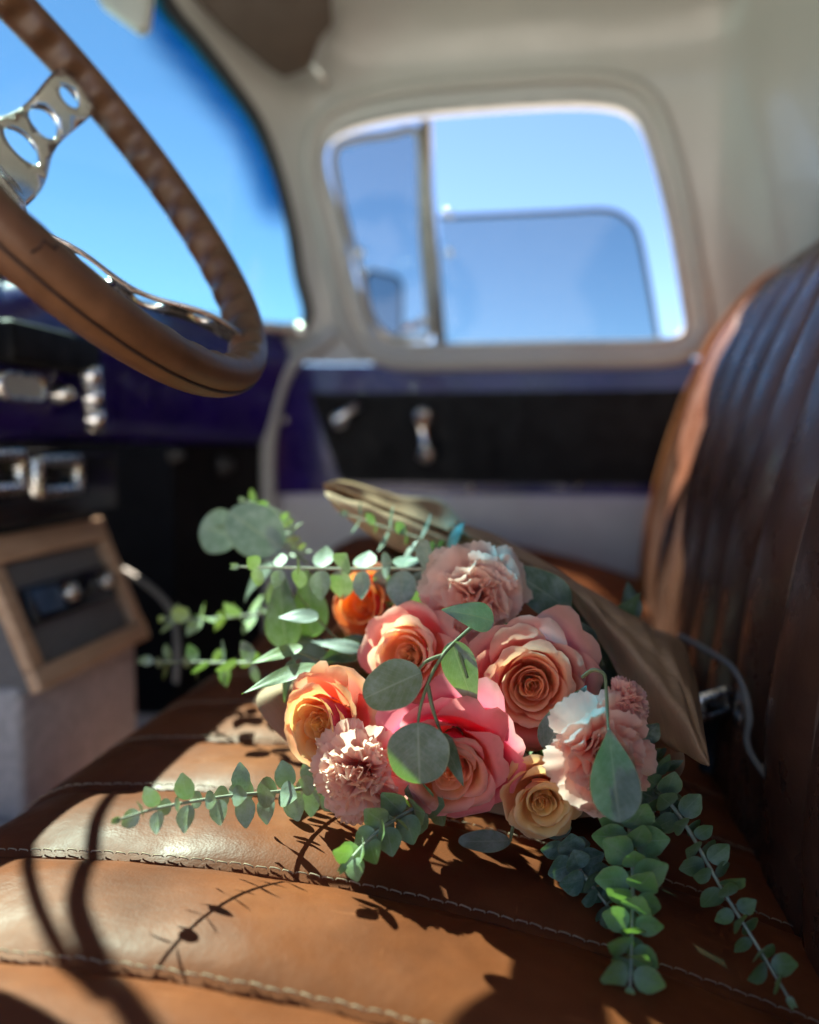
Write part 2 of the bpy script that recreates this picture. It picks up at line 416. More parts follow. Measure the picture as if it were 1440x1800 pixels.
def inv(px, py):
    """the cab-shell coordinates seen at a pixel"""
    i = np.argmin(((_PX - (px, py)) ** 2).sum(-1)); a, b = divmod(i, _PX.shape[1])
    return (_SS[a, b], _VV[a, b])
def s_at(x=None, y=None, front=True):
    m_ = (np.arange(len(PLAN)) > len(PLAN) * .5) if front else (np.arange(len(PLAN)) < len(PLAN) * .45)
    if y is not None:
        q = np.abs(PLAN[:, 1] - y)
    else: q = np.abs(PLAN[:, 0] - x); 
    q = np.where(m_, q, 9); return PS[np.argmin(q)]
def offset_poly(P, d):
    P = np.asarray(P); T = np.roll(P, -1, 0) - np.roll(P, 1, 0); Nn = np.stack([T[:, 1], -T[:, 0]], 1); Nn /= np.linalg.norm(Nn, axis=1, keepdims=True)
    area = np.sum(P[:, 0] * np.roll(P[:, 1], -1) - np.roll(P[:, 0], -1) * P[:, 1])
    return P + Nn * d * (1 if area > 0 else -1)
def resample(P, n):
    P = np.asarray(P, float); Q = np.vstack([P, P[:1]]); L = np.concatenate([[0], np.cumsum(np.linalg.norm(np.diff(Q, axis=0), axis=1))])
    t = np.linspace(0, L[-1], n, endpoint=False)
    return np.stack([np.interp(t, L, Q[:, k]) for k in range(Q.shape[1])], 1)

cab = empty('truck_cab', (0, .7, -.6), 'cream painted vintage truck cab around the bench seat, purple below the windows', 'truck')

# window opening of the passenger door (photo outline -> shell coordinates)
WIN = catmull([inv(*p) for p in ((574, 300), (573, 255), (600, 226), (680, 205), (800, 190), (960, 181), (1060, 180), (1115, 198), (1142, 250), (1172, 380), (1200, 540), (1196, 586), (1150, 600), (980, 604), (760, 606), (690, 604), (650, 580), (622, 500), (592, 380))], 6, True)
WIN = resample(WIN, 110)
right = [inv(*p) for p in ((300, 2), (352, 65), (405, 135), (452, 210), (488, 300), (512, 395), (530, 480), (543, 545), (536, 574))]
sE = SMAX - .12
WS = [right[0]] + right[1:] + [(right[-1][0] + .1, right[-1][1] - .01)] + [(s, .452) for s in np.linspace(right[-1][0] + .25, sE - .1, 8)] + [(sE, .50), (sE, .8), (sE - .1, .94)] + [(s, .970) for s in np.linspace(sE - .25, right[0][0] + .1, 8)]
WS = resample(catmull(WS, 4, True), 150)
sr0, sr1 = s_at(y=.10, front=False), s_at(y=1.20, front=False)
RW = resample(rrect(sr0, .56, sr1, .84, .07), 60)
V, Fc, V2 = panel([(s, .395) for s in np.linspace(0, SMAX, 90)] + [(SMAX, v) for v in np.linspace(.45, VMAX, 14)] + [(s, VMAX) for s in np.linspace(SMAX, 0, 90)][1:] + [(0, v) for v in np.linspace(VMAX, .395, 14)][1:-1], [WIN, WS, RW], shell, .03)
sh = MB(); sh.add(V, Fc).build('body_shell', M_cab, cab)
# reveals: the opening edges turned outwards
def reveal(poly, depth):
    return np.array([[shell(*p), shell(*p, -depth * .5), shell(*p, -depth)] for p in poly])
rv = MB(); rv.grid(reveal(WIN, .035), closed_u=True).grid(reveal(RW, .03), closed_u=True).grid(reveal(WS, .03), closed_u=True).build('opening_reveal', M_cab, cab)
# roof
edge = np.array([shell(s, VMAX) for s in np.linspace(0, SMAX, 70)])
def roofz(x, y): 
    q = max(0, 1 - abs((y - .6) / .72) ** 2.2) * max(0, 1 - abs((x + .1) / .4) ** 2.2); return nv(x, y, 1.01 + .03 * q)
V, Fc, _ = panel(edge[:, :2], [], roofz, .06)
MB().add(V, Fc).build('roof', M_cab, cab)
MB().add((V - nv(-.08, .65, 0)) * nv(1.2, 1.14, 1) + nv(-.08, .65, .03), Fc).build('roof_skin', M_purple, cab)  # skin spread beyond the roof edge to block a leak of sun
# driver side roof rail
MB().tube([(-.50, -.13, .985), (-.2, -.14, 1.0), (.2, -.14, 1.0), (.38, -.13, .985)], .035, 10).build('roof_rail', M_cab, cab)
# lower walls
def lower(s0, s1, v0, v1, off, n=40, rows=8):
    return np.array([[shell(s, v, off) for v in np.linspace(v0, v1, rows)] for s in np.linspace(s0, s1, n)])
sdf, sdr = inv(470, 800)[0], s_at(x=.36, front=False)
s_kick = SMAX * .86
wl = MB().grid(lower(0, sdr, -.32, .393, 0)); wl.build('rear_lower_wall', M_purple, cab)

# ---- passenger door
door = MB().grid(lower(sdr, sdf, .150, .393, 0, 40, 10)).build('passenger_door', M_purple, cab)
# black trim panel with rounded corners, standing 8 mm proud
ta, tb, tc, td = inv(548, 690), inv(1260, 686), inv(1240, 850), inv(600, 848)
cr_ = lambda p, q, f: tuple(np.array(p) * (1 - f) + np.array(q) * f)
TP = resample(catmull([p for a, b, c_ in ((td, ta, tb), (ta, tb, tc), (tb, tc, td), (tc, td, ta)) for p in (cr_(b, a, .12), cr_(b, a, .03), cr_(b, c_, .01), cr_(b, c_, .06))], 4, True), 90)
V, Fc, _ = panel(TP, [], lambda a, b: shell(a, b, .009), .04)
tp = MB(); tp.add(V, Fc); tp.grid(np.array([[shell(*p, .009), shell(*p, .001)] for p in TP]), closed_u=True); tp.build('trim_panel', M_black, door)
MB().grid(lower(sdr, sdf, -.32, .162, -.006, 40, 8)).build('lower_door_panel', M_sill, cab)
# small screws along the lower edge of the trim
for px, py in ((828, 858), (1012, 852), (500, 740)):
    p = shell(*inv(px, py), .002); MB().lathe(p, (0, -1, 0), [(0, .006), (.006, .005), (.008, 0)], 10).build('screw', M_brushed, door)
def crank(px, py, ex, ey, ln):
    """window crank: boss, arm and knob"""
    p = shell(*inv(px, py), .010); q = Wy(ex, ey, p[1] - .035)
    h = MB(); h.lathe(p, (0, -1, 0), [(.024, 0), (.024, .008), (.016, .014), (.012, .034), (0, .036)], 16)
    a = p + nv(0, -.03, 0); h.tube([a, a * .5 + q * .5 + nv(0, -.008, 0), q], [.010, .008, .009], 8); return h, q
h, q = crank(742, 735, 750, 800, 1); o = h.build('window_crank', M_chrome, door)
MB().lathe(q + nv(0, .004, 0), (0, -1, 0), [(0, 0), (.012, .002), (.015, .012), (.013, .03), (0, .034)], 14).build('crank_knob', M_brushed, o)
h, q = crank(596, 742, 632, 712, 1); h.build('door_handle', M_chrome, door)
# raised bead round the window and inner channel
for dd, r_, nm, ofs, mt in ((.036, .013, 'window_frame', -.001, M_cab), (.003, .008, 'window_channel', -.004, M_weather)):
    P = np.array([shell(a, b, ofs) for a, b in offset_poly(WIN, dd)]); MB().tube(P, r_, 8, closed=True).build(nm, mt, door)
# division bar, vent frame, glass
def on_pane(px, py, off): a, b = inv(px, py); return shell(a, b, off)
bar = [on_pane(742, 205, -.018), on_pane(750, 330, -.018), on_pane(758, 470, -.018), on_pane(768, 606, -.018)]
MB().tube(bar, .0115, 8).build('division_bar', M_wmetal, door)
VP_ = resample(catmull([inv(*p) for p in ((588, 262), (615, 238), (680, 226), (728, 222), (736, 260), (744, 400), (752, 580), (735, 592), (690, 590), (655, 560), (630, 480), (604, 370))], 5, True), 60)
V, Fc, _ = panel(VP_, [], lambda a, b: shell(a, b, -.02), .05); vg = MB().add(V, Fc).build('vent_glass', M_glass, door)
MB().tube(np.array([shell(a, b, -.019) for a, b in VP_]), .0075, 6, closed=True).build('vent_frame', M_wmetal, vg)
GP = resample(catmull([inv(*p) for p in ((768, 374), (860, 370), (980, 365), (1075, 364), (1108, 376), (1130, 412), (1148, 500), (1162, 592))], 6), 2) if False else None
gl = catmull([inv(*p) for p in ((766, 378), (860, 372), (980, 366), (1070, 365), (1106, 378), (1128, 414), (1147, 500), (1164, 600))], 8)
gl = np.vstack([gl, [inv(1166, 640), inv(775, 650)]]); glr = resample(gl, 80)
V, Fc, _ = panel(glr, [], lambda a, b: shell(a, b, -.022), .06); wg = MB().add(V, Fc).build('window_glass', M_glass, door)
MB().tube(np.array([shell(a, b, -.022) for a, b in gl[:-2]]), .0045, 6).build('glass_edge', M_edge, wg)
for px, py, r_ in ((634, 440, .010), (622, 446, .007), (630, 474, .008), (787, 377, .008), (787, 441, .008)):
    MB().lathe(on_pane(px, py, -.008), (0, -1, .2), [(r_, 0), (r_ * .9, r_ * .5), (r_ * .5, r_ * .85), (0, r_)], 12).build('glint_bead', M_chrome, door)  # small chrome beads added to catch sun glints at the window
# vent latch
MB().tube([on_pane(744, 560, -.004), on_pane(735, 572, .012), on_pane(712, 580, .016)], [.008, .008, .006], 8).build('vent_latch', M_chrome, door)
# windshield glass, gasket, weatherstrip
Wr = offset_poly(WS, .012); Wr = resample(Wr, 150)
V, Fc, V2 = panel(Wr, [], lambda a, b: shell(a, b, -.014), .022)
top = np.array([p for p in WS if p[1] > .70 and p[0] < sE - .15 and (p[1] > .9 or p[0] < right[0][0] + .6)])
dst = np.array([np.min(np.hypot(top[:, 0] - a, (top[:, 1] - b))) for a, b in V2])
tint = np.clip((.088 - dst) / .06, 0, 1); tint = tint * tint * (3 - 2 * tint)
MB().add(V, Fc, col=np.repeat(tint[:, None], 3, 1)).build('windshield', M_wind, cab)
MB().tube(np.array([shell(a, b, -.004) for a, b in offset_poly(WS, -.002)]), .011, 8, closed=True).build('windshield_gasket', M_rubber, cab)
V, Fc, _ = panel(offset_poly(RW, .006), [], lambda a, b: shell(a, b, -.012), .06); MB().add(V, Fc).build('rear_window', M_glass, cab)
MB().tube(np.array([shell(a, b, -.002) for a, b in RW]), .016, 8, closed=True).build('rear_window_gasket', M_rubber, cab)
ws = catmull([shell(*inv(*p), .012) for p in ((590, 585), (560, 606), (520, 636), (488, 678), (472, 740), (465, 800), (463, 880))], 8)
ws = np.vstack([ws, [ws[-1] + nv(0, 0, -.3)]])
MB().tube(ws, .014, 8).build('weatherstrip', M_weather, cab)
wp = MB(); wp.tube(catmull([(-.725, .960, .40), (-.715, .918, .45), (-.697, .838, .54), (-.682, .800, .62), (-.670, .797, .70)], 5), .0045, 8); wp = wp.build('shadow_wiper_arm', M_rubber, cab)  # wiper rods out of view, bent so their shadows stripe the seat
MB().tube(catmull([(-.698, .984, .535), (-.690, .913, .576), (-.687, .875, .597), (-.681, .835, .627), (-.677, .816, .648), (-.670, .807, .69), (-.655, .80, .78)], 5), np.linspace(.0038, .008, 31), 8).build('shadow_wiper_blade', M_rubber, wp)  # second unseen rod, thickened where its seat shadow widens
# kick panel and firewall
s_end = SMAX
MB().grid(np.array([[shell(s, v, .002) for v in np.linspace(-.32, .395, 6)] for s in np.linspace(sdf + .01, sdf + .22, 8)])).build('kick_panel', M_black, cab)
MB().grid(np.array([[(-1.0 + .10 * (abs(y - .7) / .9) ** 3, y, z) for z in np.linspace(-.32, .40, 5)] for y in np.linspace(-.15, 1.52, 14)])).build('firewall', M_black, cab)
MB().grid(np.array([[(x, 1.51 - .03 * (x < -.9), z) for z in np.linspace(-.32, .40, 4)] for x in np.linspace(-1.0, -.5, 6)])).build('footwell_side', M_black, cab)
# floor with transmission hump
def floorz(x, y): return -.30 + .12 * math.exp(-((y - .78) / .17) ** 4) * (1 if x < -.2 else .6)
fl = MB().grid(np.array([[(x, y, floorz(x, y)) for y in np.linspace(-.15, 1.53, 40)] for x in np.linspace(-1.0, .5, 24)])).build('floor', M_grey, cab)

# ---- dashboard: a rolled purple section swept along the cab width
ys = np.linspace(-.10, 1.47, 50); G = []
for y in ys:
    fx = np.interp(y, [-.1, .25, .7, 1.1, 1.35, 1.47], [-.60, -.64, -.65, -.60, -.53, -.47])     # windshield base
    bx = np.interp(y, [-.1, .3, 1.2, 1.47], [-.53, -.555, -.555, -.50])                          # rear lip
    bx = max(bx, fx + .012)
    dz = -.06 * sm((1.0 - y) / .3)
    G.append([(fx - .05, y, .440 + dz), (fx, y, .452 + dz), (fx * .4 + bx * .6, y, .450 + dz), (bx - .015, y, .438 + dz), (bx, y, .420 + dz), (bx + .004, y, .39 + dz), (bx - .006, y, .33), (bx - .012, y, .275), (bx - .022, y, .247), (bx - .05, y, .240), (bx - .12, y, .25)])
dash = MB().grid(np.array(G)).build('dashboard', M_purple, cab, sub=1)
MB().tube(catmull([shell(s, .452, .018) for s in np.linspace(right[-1][0] + .01, SMAX - .2, 12)], 4), .012, 8).build('garnish_strip', M_brushed, dash)
def dpt(px, py, dx=.004):
    return Wx(px, py, -.553 + dx)
# chrome knobs and controls on the dash
for px, py, r_ in ((98, 692, .012), (300, 800, .012), (388, 818, .018)):
    p = dpt(px, py); MB().lathe(p, (1, 0, 0), [(r_, 0), (r_, .006), (r_ * .8, .014), (r_ * .55, .02), (0, .022)], 16).build('dash_knob', M_brushed if py < 780 else M_rubber, dash)
p = dpt(28, 680); R_ = rrect(-.040, -.015, .040, .015, .0148, 6); gm = MB()
gm.grid(np.array([[p + nv(0, a, b), p + nv(.010, a, b), p + nv(.012, a * .9, b * .8), p + nv(.006, a * .86, b * .72)] for a, b in R_]), closed_u=True); gm = gm.build('gauge_bezel', M_brushed, dash)
MB().add([p + nv(.008, a * .87, b * .74) for a, b in R_], [tuple(range(len(R_)))]).build('gauge_face', M_mirrorback, gm, smooth=False)
p = dpt(150, 640, .006); q = dpt(160, 762, .006)
hp = MB().slab([p + nv(0, -.018, 0), p + nv(0, .020, 0), q + nv(0, .016, 0), q + nv(0, -.014, 0)], (1, 0, 0), .012, .004); pl = hp.build('control_plate', M_brushed, dash)
for k in range(3):
    p = dpt(152 + 4 * k, 660 + 38 * k, .018); MB().lathe(p, (1, 0, 0), [(.012, 0), (.011, .012), (.008, .016), (0, .017)], 14).build('control_knob', M_chrome, pl)
p = Wx(80, 615, -.545); MB().box(p, (.02, .085, .022), None, .008).build('gauge_hood', M_black, dash)

# under-dash air unit with two bezels
au = MB().box(Wx(60, 845, -.62) + nv(-.02, 0, -.006), (.06, .135, .042), None, .008).build('under_dash_unit', M_gloss, cab)
for cx_ in (98, -12):
    c = Wx(cx_, 836 - (cx_ - 98) * -.05, -.575); fr = MB(); R_ = rrect(-.050, -.026, .050, .026, .008, 3); I_ = rrect(-.036, -.012, .036, .012, .005, 3)
    fr.grid(np.array([[c + nv(.0, a, b), c + nv(.010, a * .95, b * .95), c + nv(.010, ia, ib), c + nv(-.002, ia, ib)] for (a, b), (ia, ib) in zip(R_, I_)]), closed_u=True)
    f_ = fr.build('vent_bezel', M_brushed, au)
    for k in range(3): MB().box(c + nv(.003, 0, -.007 + .007 * k), (.004, .033, .0012)).build('vent_slat', M_gloss, f_)

# sun visor, hinged above the windshield
V4 = [W(318, -30, 1.22), W(392, 52, 1.27), W(470, 118, 1.31), W(497, 134, 1.325), W(540, 118, 1.33), W(560, 66, 1.31), W(582, 40, 1.30), W(588, -40, 1.22)]
nn = unit(np.cross(V4[3] - V4[0], V4[6] - V4[0])); 
c0 = np.mean(V4, 0); V4 = [p - nn * ((p - c0) @ nn) for p in V4]
visor = MB().slab(V4, nn, .016, .005).build('sun_visor', M_visor); tag(visor, 'dark brown padded sun visor folded up over the windshield', 'sun visor')
MB().tube([W(540, 100, 1.335), W(560, 128, 1.36), W(575, 150, 1.40)], .005, 6).build('visor_rod', M_brushed, visor)
# rear-view mirror
V5 = [W(150, -45, 1.03), W(172, 2, 1.03), W(240, 52, 1.03), W(258, 44, 1.03), W(268, -45, 1.03)]
rm = MB().slab(V5, CF, .022, .006).build('rear_view_mirror', M_mirrorback); tag(rm, 'pale grey rear view mirror hanging at the windshield top', 'mirror')
MB().tube([W(215, -20, 1.06), W(225, -80, 1.10), W(235, -110, 1.16)], .008, 8).build('mirror_stalk', M_brushed, rm)
# exterior mirror seen through the vent window
c = W(676, 535, 1.86); e2 = unit(CU); e1 = unit(CR * .74 + CF * .67); nm = unit(np.cross(e1, e2)); nm = nm if nm @ CF > 0 else -nm; P = rrect(-.056, -.072, .056, .072, .024, 6)
ex = empty('side_mirror', c - nv(0, 0, .1), 'exterior side mirror seen through the small vent window', 'mirror')
sh_ = MB(); sh_.grid(np.array([[c + e1 * a * .90 + e2 * b * .92, c + e1 * a * .95 + e2 * b * .96 - nm * .004, c + e1 * a * 1.04 + e2 * b * 1.03, c + e1 * a + e2 * b + nm * .02, c + e1 * a * .5 + e2 * b * .5 + nm * .05] for a, b in P]), closed_u=True); sh_.build('mirror_shell', M_rubber, ex)
MB().add([c + e1 * a * .93 + e2 * b * .94 + nm * .001 for a, b in P], [tuple(range(len(P)))]).build('mirror_face', M_chrome, ex, smooth=False)
MB().tube([c + nm * .04, c + nm * .03 - nv(0, .02, .10), shell(*inv(700, 640), -.03)], .008, 8).build('mirror_arm', M_wmetal, ex)

# ------------------------------------------------------------------ steering wheel
SWC = nv(-.313, .50, .442); SWN = nv(.8237, -.0296, .5664); SWR = .19
E1 = unit(np.cross(SWN, nv(1, 0, 0))); E2 = np.cross(SWN, E1)
HUB = SWC - SWN * .075
wheel = empty('steering_wheel', HUB - SWN * .05, 'brown ribbed steering wheel with drilled metal spokes', 'steering wheel')
nT, nS = 360, 20; G = []; rr = .0153
for i in range(nT):
    a = 2 * PI * i / nT; er = math.cos(a) * E1 + math.sin(a) * E2
    row = []
    grip = .5 + .5 * math.cos(a * 40)
    for j in range(nS):
        b = 2 * PI * j / nS; ci, si = math.cos(b), math.sin(b)      # ci>0: outer side
        r_ = rr
        if ci < -.2: r_ -= .0058 * (-ci - .2) / .8 * grip          # finger scallops on the inner side
        gr = math.exp(-((b - PI * .02) / .075) ** 2) + math.exp(-((b - 2 * PI - PI * .02) / .075) ** 2)
        r_ -= .0022 * gr                                                 # mould seam
        row.append(SWC + er * (SWR + r_ * ci * .92) + SWN * (r_ * si * 1.02))
    G.append(row)
rim = MB().grid(np.array(G), closed_u=True, closed_v=True).build('rim', M_rim, wheel)
gv = MB(); a_ = np.linspace(0, 2 * PI, 200, endpoint=False)
gv.tube(np.array([SWC + (math.cos(a) * E1 + math.sin(a) * E2) * (SWR + rr * .90) - SWN * .0005 for a in a_]), .0010, 6, closed=True).build('seam_groove', M_groove, rim)
# little crack in the rim
a0 = rad(221)
ck = [SWC + (math.cos(a0 + d) * E1 + math.sin(a0 + d) * E2) * (SWR + rr * .93 * math.cos(b)) + SWN * rr * 1.02 * math.sin(b) for d, b in ((0, .45), (.006, .75), (.004, 1.05), (.035, 1.08), (.036, 1.3))]
MB().tube(ck, .0007, 5).build('crack', M_groove, rim)
def spoke(ang, turn=0):
    er = math.cos(ang) * E1 + math.sin(ang) * E2; et = np.cross(SWN, er)
    A = HUB + er * .035 + SWN * .008; B = SWC + er * (SWR - .006) - SWN * .004
    L = np.linalg.norm(B - A); ax = (B - A) / L; nn_ = unit(np.cross(ax, et)); et, nn_ = et * math.cos(turn) + nn_ * math.sin(turn), nn_ * math.cos(turn) - et * math.sin(turn); holes = []
    for u_, r_ in ((.30, .0150), (.56, .0120), (.80, .0088)): holes.append([(u_ * L + r_ * math.cos(t), r_ * math.sin(t)) for t in np.linspace(0, 2 * PI, 22, endpoint=False)])
    hw = lambda u: .026 - .012 * u
    up_ = [(u * L, hw(u) + .003 * math.sin(u * 9)) for u in np.linspace(0, 1, 18)]
    outer = [(u, -v_) for u, v_ in up_] + up_[::-1]
    def mp(a, b):
        k = .004 * math.sin(a / L * 2 * PI * 1.5)                       # pressed waves
        return A + ax * a + et * b + nn_ * (k + .004 * (1 - (b / .026) ** 2))
    V, Fc, _ = panel(outer, holes, mp, .008)
    o = MB().add(V, Fc).build('spoke', M_spoke, wheel, solid=.003); return o
for k, dg in enumerate((35, 155, 275)):
    spoke(rad(dg if k < 2 else 303), -.62 if k == 2 else 0)
MB().lathe(HUB, SWN, [(.0, .030), (.022, .028), (.030, .02), (.042, .012), (.046, 0), (.046, -.02), (.03, -.03)], 28).build('hub', M_brushed, wheel)
MB().tube([HUB - SWN * .02, HUB - SWN * .30], [.030, .034], 16).build('column', M_black, wheel)
MB().tube([HUB - SWN * .06, HUB - SWN * .06 - E1 * .09 + SWN * .02, HUB - SWN * .045 - E1 * .15 + SWN * .03], [.005, .0045, .004], 8).build('turn_signal_lever', M_chrome, wheel)

# ------------------------------------------------------------------ wooden stereo console
con = empty('stereo_console', (-.62, .95, -.18), 'pale wood framed console with grey cloth and black stereo under the dash', 'console')
bl, br, tr_, tl_ = nv(-.55, .82, -.035), nv(-.55, 1.08, -.033), nv(-.615, 1.08, .150), nv(-.62, .82, .135)
fn = unit(np.cross(br - bl, tl_ - bl)); fn = fn if fn[0] > 0 else -fn
ay_ = unit(br - bl); az_ = unit(tl_ - bl); wd, ht = np.linalg.norm(br - bl), np.linalg.norm(tl_ - bl)
def cp(a, b, d=0): return bl + ay_ * a + az_ * b + fn * d
def plank(a0, b0, a1, b1, d0, d1):
    c = cp((a0 + a1) / 2, (b0 + b1) / 2, (d0 + d1) / 2)
    return MB().box(c, (abs(a1 - a0) / 2, abs(b1 - b0) / 2, abs(d1 - d0) / 2), [ay_, az_, fn], .0025)
plank(0, ht - .032, wd, ht, -.010, .006).build('frame_board', M_wood, con); plank(0, 0, wd, .026, -.010, .006).build('frame_board', M_wood, con)
plank(0, .0265, .024, ht - .0325, -.010, .005).build('frame_board', M_wood, con); plank(wd - .022, .0265, wd, ht - .0325, -.010, .005).build('frame_board', M_wood, con)
plank(.002, .002, wd - .002, ht - .002, -.12, -.0105).build('cabinet_body', M_cloth, con)
plank(.025, .027, wd - .023, ht - .033, -.0104, -.006).build('cloth_panel', M_cloth, con)
st = plank(.040, .072, wd - .036, .118, -.0058, .004).build('stereo', M_gloss, con)
plank(.052, .080, .10, .110, .0042, .0056).build('display', M_screen, st)
for a, r_ in ((.118, .012), (wd - .056, .011)): MB().lathe(cp(a, .096, .004), fn, [(r_, 0), (r_, .008), (r_ * .8, .012), (0, .013)], 16).build('stereo_knob', M_brushed, st)
MB().box(nv(-.66, .95, -.13), (.09, .135, .10), None, .01).build('console_base', M_grey, con)
cord = catmull([W(215, 1000, 1.15), W(250, 1022, 1.12), W(285, 1052, 1.08), W(305, 1085, 1.05), W(312, 1140, 1.02), W(310, 1200, 1.02)], 6)
tag(MB().tube(cord, .0042, 8).build('cable', M_cord), 'grey cable hanging beside the wooden stereo console', 'cable')

# ------------------------------------------------------------------ bench seat
seat = empty('bench_seat', (0, .7, -.28), 'brown pleated leather bench seat under the bouquet', 'seat')
def z0(x): return -.45 * (x + .22) ** 2
prof = [(x, z0(x)) for x in np.linspace(.30, -.315, 34)]
xc, zc = prof[-1]
R1, R2 = .095, .115
prof += [(xc - R1 * math.sin(a), zc - R2 * (1 - math.cos(a)) - .03 * math.sin(a) * 0) for a in np.linspace(.06, PI / 2 + .2, 16)]
lx, lz = prof[-1]; prof += [(lx + .012, lz - .06), (lx + .03, lz - .14)]
prof = np.array(prof); pT = np.gradient(prof, axis=0); pT /= np.linalg.norm(pT, axis=1, keepdims=True); pNn = np.stack([pT[:, 1], -pT[:, 0]], 1)
if pNn[5][1] < 0: pNn = -pNn
SEAMS = [-.14, -.05, .045, .142, .238, .335, .432, .530, .627, .724, .820, .917, 1.014, 1.11, 1.207, 1.30, 1.395]
rng = np.random.default_rng(3)
pL = np.concatenate([[0], np.cumsum(np.linalg.norm(np.diff(prof, axis=0), axis=1))])
def seat_grid(i):
    y0_, y1_ = SEAMS[i], SEAMS[i + 1]; nq = 18; G = []
    ph = rng.uniform(0, 6, 6); amp = rng.uniform(.8, 1.2)
    f = (1 - np.cos(np.linspace(0, PI, nq))) / 2
    for k, (p, n_) in enumerate(zip(prof, pNn)):
        row = []
        s = pL[k]
        for q in f:
            puff = .0078 * amp * (1 - abs(2 * q - 1) ** 2.6) * (1 - .65 * sm(float(k - 24) / 14)) - .003
            puff += (.0010 * math.sin(34 * s + ph[0] + 3 * q) + .0007 * math.sin(71 * s + ph[1] - 5 * q)) * (1 - abs(2 * q - 1) ** 4)
            puff -= .0012 * abs(math.sin(48 * s + ph[2])) * math.exp(-((1 - abs(2 * q - 1)) / .10) ** 2)   # pucker beside the seam
            yy = y0_ + (y1_ - y0_) * q + .0012 * math.sin(19 * s + ph[3]) * (1 - abs(2 * q - 1))
            pp = p + n_ * puff; row.append((pp[0], yy, pp[1] + rise(yy) * rk[k]))
        # turned-under edge
        e = p - n_ * .014; row = [(e[0], y0_ + .0006, e[1] + rise(y0_) * rk[k])] + row + [(e[0], y1_ - .0006, e[1] + rise(y1_) * rk[k])]
        G.append(row)
    return np.array(G)
rk = np.clip(1 - (pL - pL[33]) / .25, 0, 1)
def rise(y): return .085 * float(sm((y - .98) / .36))
def seat_z(x, y):
    i = max(0, min(len(SEAMS) - 2, int(np.searchsorted(SEAMS, y)) - 1)); q = (y - SEAMS[i]) / (SEAMS[i + 1] - SEAMS[i])
    return z0(x) + .0078 * (1 - abs(2 * q - 1) ** 2.6) - .003
for i in range(len(SEAMS) - 1):
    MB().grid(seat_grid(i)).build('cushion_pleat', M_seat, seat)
# stitches: short threads lying along each seam
fs = np.linspace(0, pL[-1], 500); pr = np.stack([np.interp(fs, pL, prof[:, k]) for k in (0, 1)], 1); prn = np.stack([np.interp(fs, pL, pNn[:, k]) for k in (0, 1)], 1)
for i, y in enumerate(SEAMS[3:13]):
    sb = MB(); s = .02
    while s < pL[-1] - .1:
        L = .0066; P = []
        for t, hgt in ((0, -.0006), (.10, .0003), (.5, .0004), (.90, .0003), (1, -.0006)):
            ss = s + L * t; x = np.interp(ss, fs, pr[:, 0]); z = np.interp(ss, fs, pr[:, 1]); nx = np.interp(ss, fs, prn[:, 0]); nz = np.interp(ss, fs, prn[:, 1])
            wig = .0006 * math.sin(ss * 300)
            P.append((x + nx * (hgt + .0000), y + .0032 + wig + .0008 * (t - .5), z + nz * hgt))
        sb.tube(P, .00046, 5, cap=False); s += L + .0013
    o = sb.build('stitching', M_thread, seat); o['kind'] = 'stuff'
# cushion end and base
MB().grid(np.array([[(p[0], 1.396 + .022 * math.sin(a), p[1] - .014 + .016 * math.cos(a) + .085 * r_) for a in (0, .5, 1.0, 1.5)] + [(p[0], 1.42, p[1] - .12)] for p, r_ in zip(prof, rk)])).build('cushion_end', M_side_sunlit, seat)
MB().box(nv(-.04, .64, -.235), (.30, .74, .055), None, .01).build('seat_base', M_black, seat)
# backrest
bp = catmull([(.165, -.10), (.175, -.03), (.187, .05), (.207, .15), (.237, .26), (.272, .36), (.308, .435), (.345, .483), (.39, .50), (.435, .488), (.46, .45), (.468, .36), (.47, -.1)], 6)
bT = np.gradient(bp, axis=0); bT /= np.linalg.norm(bT, axis=1, keepdims=True); bN = np.stack([-bT[:, 1], bT[:, 0]], 1)
if bN[10][0] > 0: bN = -bN
bulge = np.array([.03 * math.sin(PI * min(1, i / 46)) for i in range(len(bp))])
BS = [-.14] + [round(-.05 + .0960 * k, 4) for k in range(15)]
back = []
def back_grid(y0_, y1_, puffh, endcap=False):
    G = []; ph = rng.uniform(0, 6, 3); nq = 14; f = (1 - np.cos(np.linspace(0, PI, nq))) / 2
    for k, (p, n_) in enumerate(zip(bp, bN)):
        row = []; up_ = min(1, k / 44.)
        for q in f:
            pf = puffh * (1 - abs(2 * q - 1) ** 2.4) - .004 + bulge[k] + .0010 * math.sin(k * .5 + ph[0] + 2 * q)
            pp = p + n_ * pf; row.append((pp[0], y0_ + (y1_ - y0_) * q, pp[1]))
        e = p + n_ * (bulge[k] - .016); row = [(e[0], y0_ + .0006, e[1])] + row + [(e[0], y1_ - .0006, e[1])]
        G.append(row)
    return np.array(G)
for i in range(len(BS) - 1): MB().grid(back_grid(BS[i], BS[i + 1], .0090)).build('backrest_pleat', M_back_shaded, seat)
yb = BS[-1]; G = []
for k, (p, n_) in enumerate(zip(bp, bN)):
    row = []
    for a in np.linspace(0, PI / 2, 9):
        o_ = bulge[k] + .010 - .055 * (1 - math.cos(a)); row.append((*(p + n_ * o_)[:1], yb + .001 + .088 * math.sin(a), (p + n_ * o_)[1]))
    c_ = nv(.36, -.0); row.append((c_[0] * .6 + p[0] * .4, yb + .090, .2 * .6 + p[1] * .4))
    G.append([(p[0] + n_[0] * (bulge[k] - .016), yb + .0012, p[1] + n_[1] * (bulge[k] - .016))] + row)
MB().grid(np.array(G)).build('backrest_end_bolster', M_side_sunlit, seat)

